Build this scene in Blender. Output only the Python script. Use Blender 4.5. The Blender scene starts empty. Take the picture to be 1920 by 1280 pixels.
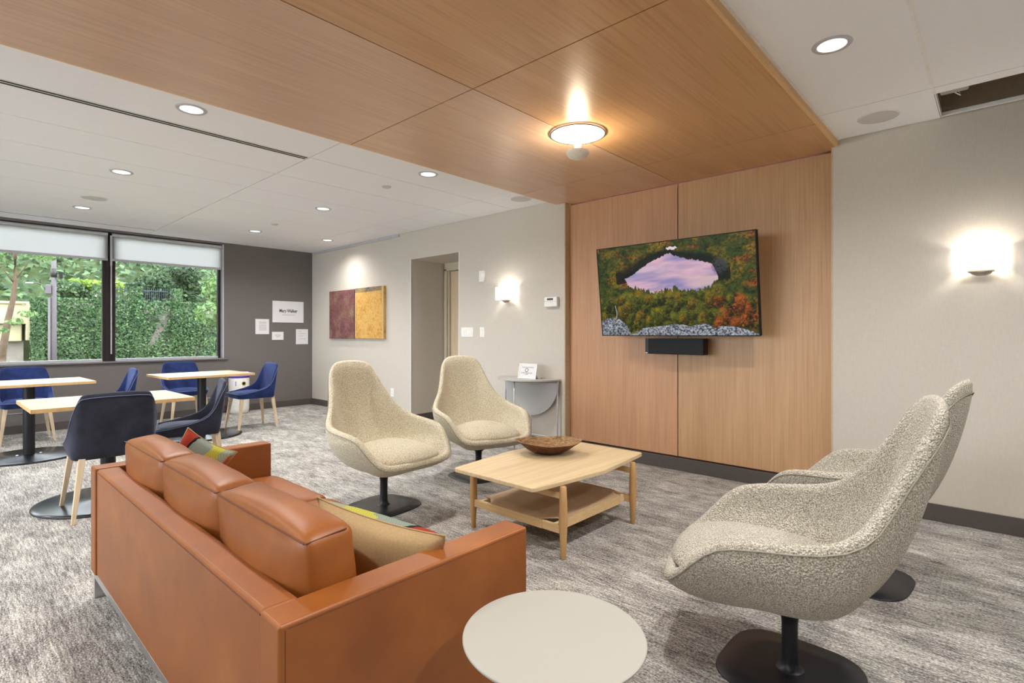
import bpy, bmesh, math, random
import numpy as np
from mathutils import Vector, Matrix, noise
PI = math.pi
R = math.radians
S = bpy.context.scene
C = S.collection
random.seed(7)

# ------------------------------------------------------------------ camera
cam_d = bpy.data.cameras.new('camera')
cam = bpy.data.objects.new('camera', cam_d)
C.objects.link(cam)
YAW = 0.7456
cam.location = (0, 0, 1.2)
cam.rotation_euler = (PI / 2, 0, YAW)
cam_d.sensor_width = 36
cam_d.lens = 994.34 / 1920 * 36
cam_d.shift_y = -(640 - 625.2) / 1920
cam_d.clip_start = 0.02
S.camera = cam
S.view_settings.view_transform = 'Standard'
S.view_settings.look = 'None'
S.view_settings.gamma = 1
S.view_settings.exposure = 0.3
S.cycles.use_denoising = True
S.cycles.max_bounces = 9
S.cycles.diffuse_bounces = 5
S.cycles.glossy_bounces = 4
S.cycles.transmission_bounces = 4
S.cycles.transparent_max_bounces = 8
S.cycles.sample_clamp_indirect = 6
S.cycles.caustics_reflective = False
S.cycles.caustics_refractive = False

# ------------------------------------------------------------------ sky
W = bpy.data.worlds.new('sky')
S.world = W
W.use_nodes = True
wn = W.node_tree
wn.nodes['Background'].inputs[0].default_value = (0.86, 0.93, 1.0, 1)
wn.nodes['Background'].inputs[1].default_value = 7.5
sun_d = bpy.data.lights.new('sun', 'SUN')
sun_d.energy = 1.6
sun_d.angle = R(15)
sun_d.color = (1, .97, .9)
sun = bpy.data.objects.new('sun', sun_d)
C.objects.link(sun)
sun.rotation_euler = Vector((-0.55, -0.25, -1.0)).to_track_quat('-Z', 'Y').to_euler()

P_DOWN = 90.0      # watts of one downlight
P_SCONCE = 2.5
P_LAMP = 16.0
WARM = (1, .975, .94)

# ------------------------------------------------------------------ room sizes
YW = 4.3412        # long wall plane
XW = -8.6561       # window wall plane
H = 2.575          # white ceiling
ZW = 2.53          # wood ceiling
XL, XS, XR = -3.367, -2.1135, -0.8723
YS1, YS2 = 1.975, 3.785
YB = -3.6          # wall behind the camera
XE = 2.6           # wall to the right of the camera

# ------------------------------------------------------------------ materials
def lin(r, g, b):
    f = lambda c: (c / 255 / 12.92) if c <= 10 else ((c / 255 + .055) / 1.055) ** 2.4
    return (f(r), f(g), f(b), 1)

class NT:
    def __init__(s, name):
        s.m = bpy.data.materials.new(name)
        s.m.use_nodes = True
        s.t = s.m.node_tree
        s.b = s.t.nodes['Principled BSDF']
    def n(s, typ, **kw):
        nd = s.t.nodes.new(typ)
        for k, v in kw.items():
            if k in nd.inputs:
                nd.inputs[k].default_value = v
            else:
                setattr(nd, k, v)
        return nd
    def l(s, a, b):
        s.t.links.new(a, b)
    def coord(s, scale=(1, 1, 1), rot=(0, 0, 0), kind='Object'):
        tc = s.n('ShaderNodeTexCoord')
        mp = s.n('ShaderNodeMapping')
        mp.inputs['Scale'].default_value = scale
        mp.inputs['Rotation'].default_value = rot
        s.l(tc.outputs[kind], mp.inputs['Vector'])
        return mp.outputs['Vector']
    def noise(s, vec, scale, detail=3, rough=.55, dist=0):
        nd = s.n('ShaderNodeTexNoise')
        nd.inputs['Scale'].default_value = scale
        nd.inputs['Detail'].default_value = detail
        nd.inputs['Roughness'].default_value = rough
        nd.inputs['Distortion'].default_value = dist
        s.l(vec, nd.inputs['Vector'])
        return nd.outputs[0]
    def ramp(s, fac, stops):
        nd = s.n('ShaderNodeValToRGB')
        el = nd.color_ramp.elements
        while len(el) < len(stops):
            el.new(.5)
        for e, (p, c) in zip(el, stops):
            e.position = p
            e.color = c if len(c) == 4 else (*c, 1)
        s.l(fac, nd.inputs[0])
        return nd.outputs[0]
    def mix(s, fac, a, b, mode='MIX'):
        nd = s.n('ShaderNodeMix', data_type='RGBA', blend_type=mode)
        for v, i in ((fac, 0), (a, 6), (b, 7)):
            if hasattr(v, 'links') or hasattr(v, 'is_linked'):
                s.l(v, nd.inputs[i])
            else:
                nd.inputs[i].default_value = v
        return nd.outputs[2]
    def bump(s, h, strength=.2, dist=.01):
        nd = s.n('ShaderNodeBump')
        nd.inputs['Strength'].default_value = strength
        nd.inputs['Distance'].default_value = dist
        s.l(h, nd.inputs['Height'])
        s.l(nd.outputs[0], s.b.inputs['Normal'])
    def col(s, c):
        if hasattr(c, 'is_linked'):
            s.l(c, s.b.inputs['Base Color'])
        else:
            s.b.inputs['Base Color'].default_value = c
    def set(s, rough=.6, metal=0, spec=.5, **kw):
        s.b.inputs['Roughness'].default_value = rough
        s.b.inputs['Metallic'].default_value = metal
        s.b.inputs['Specular IOR Level'].default_value = spec
        for k, v in kw.items():
            s.b.inputs[k.replace('_', ' ')].default_value = v
        return s.m

def plain(name, c, rough=.6, metal=0, spec=.5, var=.06, scale=30, **kw):
    """a nearly even colour with a faint procedural variation"""
    t = NT(name)
    v = t.noise(t.coord(), scale, 2)
    a = tuple(x * (1 - var) for x in c[:3]) + (1,)
    b = tuple(min(1, x * (1 + var)) for x in c[:3]) + (1,)
    t.col(t.ramp(v, [(.3, a), (.7, b)]))
    return t.set(rough, metal, spec, **kw)

def emit(name, c, strength):
    t = NT(name)
    t.b.inputs['Base Color'].default_value = c
    t.b.inputs['Emission Color'].default_value = c
    t.b.inputs['Emission Strength'].default_value = strength
    return t.m

def wood(name, c1, c2, c3, axis='Z', fine=90, rough=.35, spec=.5, cath=0.5, off=0):
    """veneer: long fibres along one axis plus broader bands"""
    t = NT(name)
    st = {'X': (.018, 1, 1), 'Y': (1, .018, 1), 'Z': (1, 1, .018)}[axis]
    v1 = t.coord(st)
    tc = t.n('ShaderNodeTexCoord')
    mp = t.n('ShaderNodeMapping')
    s2 = {'X': (.12, 1, 1), 'Y': (1, .12, 1), 'Z': (1, 1, .12)}[axis]
    mp.inputs['Scale'].default_value = s2
    mp.inputs['Location'].default_value = (off, off * .7, off * .3)
    t.l(tc.outputs['Object'], mp.inputs['Vector'])
    f = t.noise(v1, fine, 3, .6)
    g = t.noise(mp.outputs[0], 7, 3, .6, cath)
    base = t.ramp(g, [(.25, c1), (.5, c2), (.78, c3)])
    fib = t.ramp(f, [(.3, (.80, .785, .77)), (.55, (1, 1, 1)), (.8, (1.05, 1.045, 1.04))])
    t.col(t.mix(.75, base, fib, 'MULTIPLY'))
    t.bump(f, .06, .002)
    return t.set(rough, 0, spec)

M = {}
M['oak_ceiling'] = wood('oak_ceiling', lin(196, 150, 104), lin(204, 158, 112), lin(211, 167, 122), 'Y', 70, .34, .6, .8)
M['oak_ceiling_cool'] = wood('oak_ceiling_cool', lin(204, 166, 134), lin(210, 173, 142), lin(216, 181, 150), 'Y', 70, .32, .8, .6, 3)
M['oak_edge'] = wood('oak_edge', lin(222, 178, 124), lin(228, 186, 134), lin(232, 192, 142), 'Y', 60, .45, .4)
M['oak_wall_pink'] = wood('oak_wall_pink', lin(194, 146, 110), lin(201, 154, 118), lin(208, 163, 127), 'Z', 85, .42, .4, .3)
M['oak_wall_tan'] = wood('oak_wall_tan', lin(188, 148, 108), lin(196, 156, 116), lin(205, 166, 126), 'Z', 85, .42, .4, .3, 5)
M['oak_light'] = wood('oak_light', lin(214, 188, 146), lin(221, 197, 156), lin(227, 204, 164), 'Y', 60, .45, .4, .6)
M['oak_leg'] = wood('oak_leg', lin(190, 148, 96), lin(202, 160, 108), lin(210, 170, 120), 'Z', 80, .45, .4, .3)
M['oak_rail'] = wood('oak_rail', lin(212, 178, 128), lin(219, 186, 136), lin(226, 194, 146), 'X', 80, .45, .4, .3)
M['birch_leg'] = wood('birch_leg', lin(214, 190, 160), lin(222, 200, 170), lin(230, 208, 180), 'Z', 60, .5, .4, .2)
M['laminate_oak'] = wood('laminate_oak', lin(198, 182, 156), lin(204, 190, 165), lin(210, 197, 174), 'Y', 60, .35, .5, .4)
M['table_edge'] = wood('table_edge', lin(206, 166, 112), lin(214, 176, 122), lin(220, 184, 132), 'X', 60, .5, .4, .2)

def wallpaper(name, c):
    t = NT(name)
    a = t.noise(t.coord((1, 1, 14)), 45, 3, .6)
    b = t.noise(t.coord((16, 16, .7)), 30, 2, .6)
    k = t.mix(.5, a, b)
    lo = tuple(x * .90 for x in c[:3])
    hi = tuple(min(1, x * 1.05) for x in c[:3])
    t.col(t.ramp(k, [(.32, lo), (.66, hi)]))
    t.bump(k, .12, .002)
    return t.set(.85, 0, .25)
M['wallpaper'] = wallpaper('linen_wallpaper', lin(205, 198, 188))
M['return'] = plain('painted_return', lin(196, 178, 148), .7)
M['charcoal'] = plain('charcoal_paint', lin(112, 107, 105), .6, 0, .4, .02, 3)
M['base_rubber'] = plain('rubber_base', lin(84, 78, 75), .55)
M['ceiling'] = plain('ceiling_panel_white', lin(243, 243, 246), .8, 0, .3, .012, 60)
M['ceiling_gap'] = plain('panel_joint', lin(120, 118, 116), .8)
M['plenum'] = plain('plenum_drywall', lin(150, 134, 112), .9)
M['white_metal'] = plain('white_metal', lin(238, 237, 234), .4)
M['white_plastic'] = plain('white_plastic', lin(240, 239, 236), .35)
M['grille'] = plain('speaker_grille', lin(205, 203, 201), .7, 0, .3, .05, 400)
M['black_metal'] = plain('black_powder_coat', lin(38, 38, 44), .38, .3)
M['black_plastic'] = plain('black_plastic', lin(12, 11, 13), .5, 0, .25)
M['black_gloss'] = plain('black_disc', lin(36, 37, 42), .25, .4)
M['steel'] = plain('brushed_steel', (.62, .62, .64, 1), .28, 1, .5, .04, 80)
M['nickel'] = plain('satin_nickel', lin(176, 164, 150), .4, .6)
M['bronze'] = plain('dark_bronze', lin(44, 38, 38), .45, .3)
M['grey_alu'] = plain('grey_aluminium', lin(196, 197, 205), .4, .3)
M['sill'] = plain('sill_grey', lin(118, 114, 114), .5)
M['shade_cloth'] = None
M['paper'] = plain('white_paper', lin(232, 230, 233), .7, 0, .3, .01)
M['ink'] = plain('grey_ink', lin(70, 70, 72), .8)
M['ink_pale'] = plain('pale_ink', lin(170, 170, 174), .8)
M['white_top'] = plain('white_tabletop', lin(170, 168, 160), .45, 0, .4, .01, 5)
M['table_grey'] = plain('grey_lacquer', lin(190, 188, 186), .45, 0, .4, .02)
M['beige_concrete'] = plain('beige_concrete', lin(176, 166, 134), .9, 0, .2, .08, 4)
M['grey_concrete'] = plain('grey_concrete', lin(150, 140, 132), .9, 0, .2, .15, 3)
M['bark'] = plain('bark', lin(92, 76, 62), .9, 0, .2, .25, 12)
M['pole_metal'] = plain('pole_grey', lin(88, 80, 84), .7, 0)
M['fence_black'] = plain('fence_black', lin(42, 46, 56), .5)
M['bounce_paving'] = plain('pale_bounce_paving', lin(188, 184, 176), .9, 0, .2, .1, 2)
M['soil'] = plain('soil', lin(70, 82, 52), .95, 0, .1, .3, 3)

t = NT('roller_shade_cloth')     # translucent white screen cloth
t.b.inputs['Base Color'].default_value = lin(236, 237, 242)
t.b.inputs['Roughness'].default_value = .8
tr = t.n('ShaderNodeBsdfTranslucent')
tr.inputs[0].default_value = lin(250, 248, 248)
ad = t.n('ShaderNodeMixShader')
ad.inputs[0].default_value = .8
wv = t.noise(t.coord(), 300, 1)
t.col(t.ramp(wv, [(.3, lin(228, 230, 236)), (.7, lin(240, 241, 245))]))
t.l(t.b.outputs[0], ad.inputs[1]); t.l(tr.outputs[0], ad.inputs[2])
t.l(ad.outputs[0], t.t.nodes['Material Output'].inputs[0])
M['shade_cloth'] = t.m

t = NT('window_glass')
tr = t.n('ShaderNodeBsdfTransparent'); tr.inputs[0].default_value = (.97, .985, .98, 1)
gl = t.n('ShaderNodeBsdfGlossy'); gl.inputs['Roughness'].default_value = 0.01
fr = t.n('ShaderNodeFresnel'); fr.inputs[0].default_value = 1.45
mx = t.n('ShaderNodeMixShader')
t.l(fr.outputs[0], mx.inputs[0]); t.l(tr.outputs[0], mx.inputs[1]); t.l(gl.outputs[0], mx.inputs[2])
t.l(mx.outputs[0], t.t.nodes['Material Output'].inputs[0])
M['glass'] = t.m

# carpet: fine flecked loop pile, streaks and per-tile tone
t = NT('carpet')
v = t.coord()
fine = t.noise(t.coord((.55, 1, 1)), 170, 2, .75)
strk = t.noise(t.coord((.10, 1, 1)), 95, 2, .7)
pat = t.noise(t.coord((.45, 1, 1)), 7.5, 5, .75, .2)
tv = t.n('ShaderNodeVectorMath', operation='DIVIDE'); tv.inputs[1].default_value = (.5, 1.0, 1)
t.l(v, tv.inputs[0])
fl = t.n('ShaderNodeVectorMath', operation='FLOOR'); t.l(tv.outputs[0], fl.inputs[0])
wnz = t.n('ShaderNodeTexWhiteNoise', noise_dimensions='2D'); t.l(fl.outputs[0], wnz.inputs['Vector'])
k1 = t.mix(.36, fine, strk)
k2 = t.mix(.26, k1, pat)
base = t.ramp(k2, [(.40, lin(84, 81, 82)), (.47, lin(138, 134, 130)), (.53, lin(182, 178, 171)), (.60, lin(226, 222, 213))])
tile = t.ramp(wnz.outputs[0], [(0, (.80, .81, .84)), (1, (1.0, 1.0, 1.0))])
t.col(t.mix(.8, base, tile, 'MULTIPLY'))
t.bump(fine, .5, .006)
M['carpet'] = t.set(.95, 0, .1)

def boucle(name, lo, mid, hi):
    t = NT(name)
    v = t.coord()
    a = t.noise(v, 230, 2, .6)
    vo = t.n('ShaderNodeTexVoronoi'); vo.inputs['Scale'].default_value = 150
    t.l(v, vo.inputs['Vector'])
    t.col(t.ramp(a, [(.34, lo), (.50, mid), (.64, hi)]))
    t.bump(vo.outputs['Distance'], .8, .006)
    m = t.set(.95, 0, .15)
    t.b.inputs['Sheen Weight'].default_value = .2
    return m
M['boucle_cream'] = boucle('boucle_cream', lin(160, 148, 120), lin(214, 204, 178), lin(236, 228, 206))
M['boucle_grey'] = boucle('boucle_grey', lin(126, 120, 108), lin(176, 169, 154), lin(214, 208, 194))
M['piping'] = plain('piping_fabric', lin(150, 144, 130), .9)

t = NT('cognac_leather')
v = t.coord()
a = t.noise(v, 3.5, 4, .6)
b = t.noise(v, 160, 3, .6)
t.col(t.ramp(a, [(.3, lin(132, 73, 28)), (.55, lin(148, 85, 34)), (.75, lin(163, 98, 43))]))
t.bump(b, .12, .002)
M['leather'] = t.set(.42, 0, .45)
M['seam'] = plain('leather_seam', lin(98, 48, 26), .6)

t = NT('navy_velvet')
v = t.coord()
a = t.noise(v, 9, 3, .6)
t.col(t.ramp(a, [(.3, lin(24, 36, 76)), (.7, lin(40, 58, 116))]))
t.b.inputs['Sheen Weight'].default_value = .5
t.b.inputs['Sheen Roughness'].default_value = .35
t.b.inputs['Sheen Tint'].default_value = lin(150, 170, 230)
M['velvet'] = t.set(.75, 0, .25)
t = NT('slate_velvet')
a = t.noise(t.coord(), 9, 3, .6)
t.col(t.ramp(a, [(.3, lin(34, 36, 46)), (.7, lin(52, 54, 68))]))
t.b.inputs['Sheen Weight'].default_value = .45
t.b.inputs['Sheen Roughness'].default_value = .35
t.b.inputs['Sheen Tint'].default_value = lin(170, 175, 205)
M['velvet_slate'] = t.set(.75, 0, .25)
M['velvet_piping'] = plain('velvet_piping', lin(110, 122, 160), .7)
M['canvas_beige'] = plain('beige_linen', lin(178, 152, 112), .9, 0, .2, .1, 200)

# pillow front: irregular colour blocks with a small woven check
t = NT('patchwork_weave')
tc = t.n('ShaderNodeTexCoord')
sp = t.n('ShaderNodeSeparateXYZ'); t.l(tc.outputs['Generated'], sp.inputs[0])
nz = t.noise(tc.outputs['Generated'], 2.5, 1)
m1 = t.n('ShaderNodeMath', operation='MULTIPLY_ADD'); t.l(sp.outputs[1], m1.inputs[0]); m1.inputs[1].default_value = -.22; t.l(sp.outputs[0], m1.inputs[2])
m2 = t.n('ShaderNodeMath', operation='MULTIPLY_ADD'); t.l(nz, m2.inputs[0]); m2.inputs[1].default_value = .25; t.l(m1.outputs[0], m2.inputs[2])
r = t.ramp(m2.outputs[0], [(0, lin(160, 58, 40)), (.16, lin(30, 28, 32)), (.21, lin(142, 154, 142)), (.47, lin(190, 186, 78)), (.70, lin(160, 170, 150)), (.86, lin(190, 100, 60))])
for nd in t.t.nodes:
    if nd.type == 'VALTORGB':
        nd.color_ramp.interpolation = 'CONSTANT'
ck = t.n('ShaderNodeTexChecker'); ck.inputs['Scale'].default_value = 190
ck.inputs[1].default_value = (1, 1, 1, 1); ck.inputs[2].default_value = (.72, .72, .70, 1)
t.l(tc.outputs['Object'], ck.inputs[0])
t.col(t.mix(.8, r, ck.outputs[0], 'MULTIPLY'))
M['patchwork'] = t.set(.9, 0, .2)

t = NT('carved_wood')
a = t.noise(t.coord((1, 1, 3)), 26, 5, .7, 1.2)
t.col(t.ramp(a, [(.32, lin(92, 66, 40)), (.5, lin(142, 110, 72)), (.68, lin(180, 148, 104))]))
t.bump(a, .5, .01)
M['bowl_in'] = t.set(.6, 0, .3)
t = NT('carved_wood_dark')
a = t.noise(t.coord((1, 1, 2)), 20, 5, .7, .8)
t.col(t.ramp(a, [(.3, lin(50, 28, 16)), (.55, lin(92, 54, 28)), (.75, lin(124, 78, 42))]))
t.bump(a, .4, .008)
M['bowl_out'] = t.set(.55, 0, .35)
M['sling'] = plain('saddle_leather_sling', lin(176, 148, 118), .7, 0, .3, .06, 30)

# ------------------------------------------------------------------ mesh builder
class MB:
    def __init__(s):
        s.bm = bmesh.new()
    def box(s, x0, x1, y0, y1, z0, z1):
        r = bmesh.ops.create_cube(s.bm, size=1)
        vs = r['verts']
        for v in vs:
            v.co = Vector(((x0 + x1) / 2 + v.co.x * (x1 - x0), (y0 + y1) / 2 + v.co.y * (y1 - y0), (z0 + z1) / 2 + v.co.z * (z1 - z0)))
        return vs
    def prism(s, pts, z0, z1):
        a = [s.bm.verts.new((p[0], p[1], z0)) for p in pts]
        b = [s.bm.verts.new((p[0], p[1], z1)) for p in pts]
        n = len(pts)
        s.bm.faces.new(list(reversed(a))); s.bm.faces.new(b)
        for i in range(n):
            s.bm.faces.new((a[i], a[(i + 1) % n], b[(i + 1) % n], b[i]))
        return a + b
    def lathe(s, prof, n=32, c=(0, 0), sx=1, sy=1, cap=True):
        rings = []
        for r, z in prof:
            if r < 1e-5:
                rings.append([s.bm.verts.new((c[0], c[1], z))])
            else:
                rings.append([s.bm.verts.new((c[0] + sx * r * math.cos(2 * PI * i / n), c[1] + sy * r * math.sin(2 * PI * i / n), z)) for i in range(n)])
        for A, B in zip(rings, rings[1:]):
            for i in range(n):
                j = (i + 1) % n
                if len(A) == 1 and len(B) == 1: continue
                if len(A) == 1: s.bm.faces.new((A[0], B[j], B[i]))
                elif len(B) == 1: s.bm.faces.new((A[i], A[j], B[0]))
                else: s.bm.faces.new((A[i], A[j], B[j], B[i]))
        if cap:
            if len(rings[0]) > 1: s.bm.faces.new(list(reversed(rings[0])))
            if len(rings[-1]) > 1: s.bm.faces.new(rings[-1])
    def tube(s, pts, r, n=10, rads=None, closed=False):
        pts = [Vector(p) for p in pts]
        m = len(pts)
        rings = []
        up = Vector((0, 0, 1))
        for i, p in enumerate(pts):
            if closed: d = (pts[(i + 1) % m] - pts[i - 1])
            else: d = (pts[min(i + 1, m - 1)] - pts[max(i - 1, 0)])
            d.normalize()
            a = d.cross(up)
            if a.length < 1e-3: a = d.cross(Vector((1, 0, 0)))
            a.normalize(); b = d.cross(a)
            rr = rads[i] if rads else r
            rings.append([s.bm.verts.new(p + a * rr * math.cos(2 * PI * k / n) + b * rr * math.sin(2 * PI * k / n)) for k in range(n)])
        for i in range(m if closed else m - 1):
            A, B = rings[i], rings[(i + 1) % m]
            for k in range(n):
                s.bm.faces.new((A[k], A[(k + 1) % n], B[(k + 1) % n], B[k]))
        if not closed:
            s.bm.faces.new(list(reversed(rings[0]))); s.bm.faces.new(rings[-1])
    def taper(s, p0, p1, w0, w1, d0=None, d1=None):
        """square tapered bar"""
        d0 = d0 or w0; d1 = d1 or w1
        vs = []
        for p, w, d in ((p0, w0, d0), (p1, w1, d1)):
            vs.append([s.bm.verts.new((p[0] + a * w / 2, p[1] + b * d / 2, p[2])) for a, b in ((-1, -1), (1, -1), (1, 1), (-1, 1))])
        A, B = vs
        for i in range(4):
            s.bm.faces.new((A[i], A[(i + 1) % 4], B[(i + 1) % 4], B[i]))
        s.bm.faces.new(list(reversed(A))); s.bm.faces.new(B)
    def grid(s, rows, closed=False):
        g = [[s.bm.verts.new(p) for p in row] for row in rows]
        for A, B in zip(g, g[1:]):
            n = len(A)
            for i in range(n if closed else n - 1):
                j = (i + 1) % n
                s.bm.faces.new((A[i], A[j], B[j], B[i]))
        return g
    def build(s, name, m, parent=None, smooth=False, bevel=0, seg=2, loc=None, sub=0, mods=None, weld=False):
        if weld:
            bmesh.ops.remove_doubles(s.bm, verts=s.bm.verts, dist=1e-5)
        bmesh.ops.recalc_face_normals(s.bm, faces=s.bm.faces)
        me = bpy.data.meshes.new(name)
        s.bm.to_mesh(me); s.bm.free()
        ms = m if isinstance(m, (list, tuple)) else [m]
        for x in ms:
            me.materials.append(M[x] if isinstance(x, str) else x)
        o = bpy.data.objects.new(name, me)
        C.objects.link(o)
        if parent: o.parent = parent
        if loc: o.location = loc
        if smooth:
            for p in me.polygons: p.use_smooth = True
        if bevel:
            b = o.modifiers.new('bevel', 'BEVEL'); b.width = bevel; b.segments = seg; b.limit_method = 'ANGLE'; b.angle_limit = R(35)
            for p in me.polygons: p.use_smooth = True
            b.harden_normals = True
        if sub:
            b = o.modifiers.new('sub', 'SUBSURF'); b.levels = sub; b.render_levels = sub
        return o

def tag(o, label=None, cat=None, group=None, kind=None):
    if label: o['label'] = label
    if cat: o['category'] = cat
    if group: o['group'] = group
    if kind: o['kind'] = kind
    return o
def thing(name, label, cat, loc=(0, 0, 0), rz=0, group=None):
    o = bpy.data.objects.new(name, None)
    C.objects.link(o)
    o.location = loc; o.rotation_euler = (0, 0, rz)
    o.empty_display_size = .1
    return tag(o, label, cat, group)
def kids(o):
    return [x for x in bpy.data.objects if x.parent == o]
def copy_tree(o, parent=None):
    c = o.copy(); C.objects.link(c)
    if parent: c.parent = parent
    for ch in kids(o):
        if ch is not c: copy_tree(ch, c)
    return c
def dup(o, loc, rz, label, group=None):
    c = copy_tree(o)
    c.location = loc; c.rotation_euler = (0, 0, rz)
    c['label'] = label
    if group: c['group'] = group
    return c
def struct(o):
    o['kind'] = 'structure'
    return o
def light(name, kind, loc, power, color=WARM, size=.1, parent=None, spread=None, spot=None, blend=.6, direction=None):
    d = bpy.data.lights.new(name, kind)
    d.energy = power; d.color = color
    if kind == 'AREA':
        d.shape = 'DISK'; d.size = size
        if spread: d.spread = spread
    elif kind == 'SPOT':
        d.shadow_soft_size = size; d.spot_size = spot or R(110); d.spot_blend = blend
    else:
        d.shadow_soft_size = size
    o = bpy.data.objects.new(name, d)
    C.objects.link(o)
    o.location = loc
    if parent: o.parent = parent
    if direction: o.rotation_euler = Vector(direction).to_track_quat('-Z', 'Y').to_euler()
    return o

# ================================================================== THE ROOM
b = MB(); b.box(XW - .2, XE, YB, YW + 1.2, -.1, 0); struct(b.build('floor', 'carpet'))

# white ceiling: separate lay-in panels with open joints, backing above
b = MB()
gap = .0035
TH = .018
def panel(x0, x1, y0, y1):
    b.box(x0 + gap, x1 - gap, y0 + gap, y1 - gap, H, H + TH)
xs_left = [XL + .02, -3.975] + [-3.975 - .61 * i for i in range(1, 8)] + [XW - .02]
ys = [YB, -1.66, .155, YS1, YS2, YW]
for xa, xb in zip(xs_left, xs_left[1:]):
    for ya, yb in zip(ys, ys[1:]):
        panel(xb, xa, ya, yb)
xs_right = [XR - .03, -.283, .33, .94, 1.55, 2.16, XE]
HX0, HY0, HY1 = -.275, 3.885, 4.30       # opening left by a missing panel
for i, (xa, xb) in enumerate(zip(xs_right, xs_right[1:])):
    for ya, yb in zip(ys, ys[1:]):
        if ya == YS2 and i in (1, 2):
            panel(xa, xb, ya, HY0)
        else:
            panel(xa, xb, ya, yb)
struct(b.build('ceiling', 'ceiling', bevel=.0015, seg=1))
b = MB()
b.box(XW - .2, XL + .1, YB, YW + .1, H + TH + .001, H + .05)
b.box(XR - .1, -.283, YB, YW + .1, H + TH + .001, H + .05)
b.box(-.283, XE, YB, HY0, H + TH + .001, H + .05)
b.box(.94, XE, HY0, YW + .1, H + TH + .001, H + .05)
struct(b.build('ceiling', 'ceiling_gap'))
b = MB()                                   # the void above the missing panel
b.box(-.30, .96, YW + .0, YW + .05, H + .02, H + .75)
b.box(-.33, -.285, HY0 - .4, YW, H + .06, H + .75)
b.box(.945, .98, HY0 - .4, YW, H + .06, H + .75)
b.box(-.33, .98, HY0 - .45, HY0 - .4, H + .06, H + .75)
b.box(-.33, .98, HY0 - .45, YW + .05, H + .75, H + .78)
struct(b.build('ceiling', 'plenum'))
b = MB(); b.box(-.283, -.278, HY0 - .005, HY1, H - .004, H + .03); b.box(-.283, .94, HY1, HY1 + .02, H - .002, H + .02)
b.box(-.283, .94, HY0 - .004, HY0, H - .0, H + .03)
b.box(-.290, -.276, YB, YS2 + .09, H - .003, H + .001)
struct(b.build('trim_1', 'white_metal'))
# wood ceiling cloud
bb = .0035
yw = [YB, -1.66, .155, YS1, YS2, YW + .08]
for (xa, xb, mm) in ((XL, XS, 'oak_ceiling_cool'), (XS, XR, 'oak_ceiling')):
    b = MB()
    for ya, yb in zip(yw, yw[1:]):
        b.box(xa + (0 if xa == XL else bb), xb - (0 if xb == XR else bb), ya + bb, yb - bb, ZW, ZW + .018)
    struct(b.build('ceiling', mm))
b = MB(); b.box(XL + .005, XR - .005, YB, YW + .08, ZW + .019, ZW + .03); struct(b.build('ceiling', 'seam'))
b = MB(); b.box(XR - .002, XR + .018, YB, YW - .001, ZW + .001, H + .02)
b.box(XL - .018, XL + .002, YB, YW - .001, ZW + .001, H + .02)
struct(b.build('trim_2', 'oak_edge'))
b = MB()                                    # thin wall angle along the cloud
b.box(XR + .018, XR + .032, YB, YW, H - .003, H + .002)
struct(b.build('trim_3', 'white_metal'))

# long wall with the recess for wood panels and the door alcove
WALL_T = .14
PX0, PX1 = -3.282, -.885
b = MB()
b.box(XW - .2, -5.875, YW, YW + WALL_T, 0, H + .05)
b.box(-5.875, -4.891, YW, YW + WALL_T, 2.200, H + .05)
b.box(-4.891, PX0, YW, YW + WALL_T, 0, H + .05)
b.box(PX1, XE, YW, YW + WALL_T, 0, H + .02)
struct(b.build('wall_back', 'wallpaper'))
b = MB(); b.box(PX0 - .001, PX0 + .012, YW + .001, YW + .09, 0, ZW)
b.box(PX1 - .012, PX1 + .001, YW + .001, YW + .09, 0, ZW)
struct(b.build('trim_4', 'return'))
b = MB(); b.box(PX0 - .1, PX1 + .1, YW + .1, YW + WALL_T, 0, ZW + .1); struct(b.build('wall_back', 'seam'))
for (xa, xb, mm, nm) in ((PX0 + .014, XS + .018 - .004, 'oak_wall_pink', 1), (XS + .018 + .004, PX1 - .012, 'oak_wall_tan', 2)):
    b = MB(); b.box(xa, xb, YW + .08, YW + .1, .122, ZW - .012)
    struct(b.build('wall_back', mm, bevel=.001, seg=1))
# door alcove
AX0, AX1, AY = -5.875, -4.891, YW + .60
b = MB()
b.box(AX0 - .1, AX0, YW + WALL_T, AY, 0, 2.3)
b.box(AX1, AX1 + .1, YW + WALL_T, AY, 0, 2.3)
b.box(AX0 - .1, AX1 + .1, YW + WALL_T, AY + .1, 2.2, 2.3)
b.box(AX0 - .1, AX0 + .02, AY, AY + .1, 0, 2.2)
struct(b.build('wall_back', 'wallpaper'))
b = MB()                                    # bright metal corner beads
b.box(AX0 - .004, AX0 + .006, YW - .004, YW + .01, .1, 2.2)
b.box(AX1 - .006, AX1 + .004, YW - .004, YW + .01, .1, 2.2)
struct(b.build('trim_5', 'white_metal'))
M['door_frame'] = plain('door_frame_paint', lin(200, 190, 168), .5)
dr = thing('door_1', 'light oak door with narrow glass pane deep in the wall alcove', 'door', (AX0 + .02, AY, 0))
b = MB()
b.box(0, .05, -.03, .1, 0, 2.12); b.box(.05, .075, 0, .1, 0, 2.09)
b.box(.0, .94, -.03, .1, 2.09, 2.2)
b.box(.90, .96, -.03, .1, 0, 2.2)
b.build('door_frame', 'door_frame', dr, bevel=.003)
b = MB()
b.box(.08, .26, .03, .075, .01, 2.085); b.box(.26, .78, .03, .075, 1.82, 2.085); b.box(.26, .78, .03, .075, .01, .3); b.box(.78, .895, .03, .075, .01, 2.085)
b.build('door_leaf', 'birch_leg', dr)
b = MB(); b.box(.26, .78, .048, .054, .3, 1.82); b.build('glass_pane', 'glass', dr)
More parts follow.
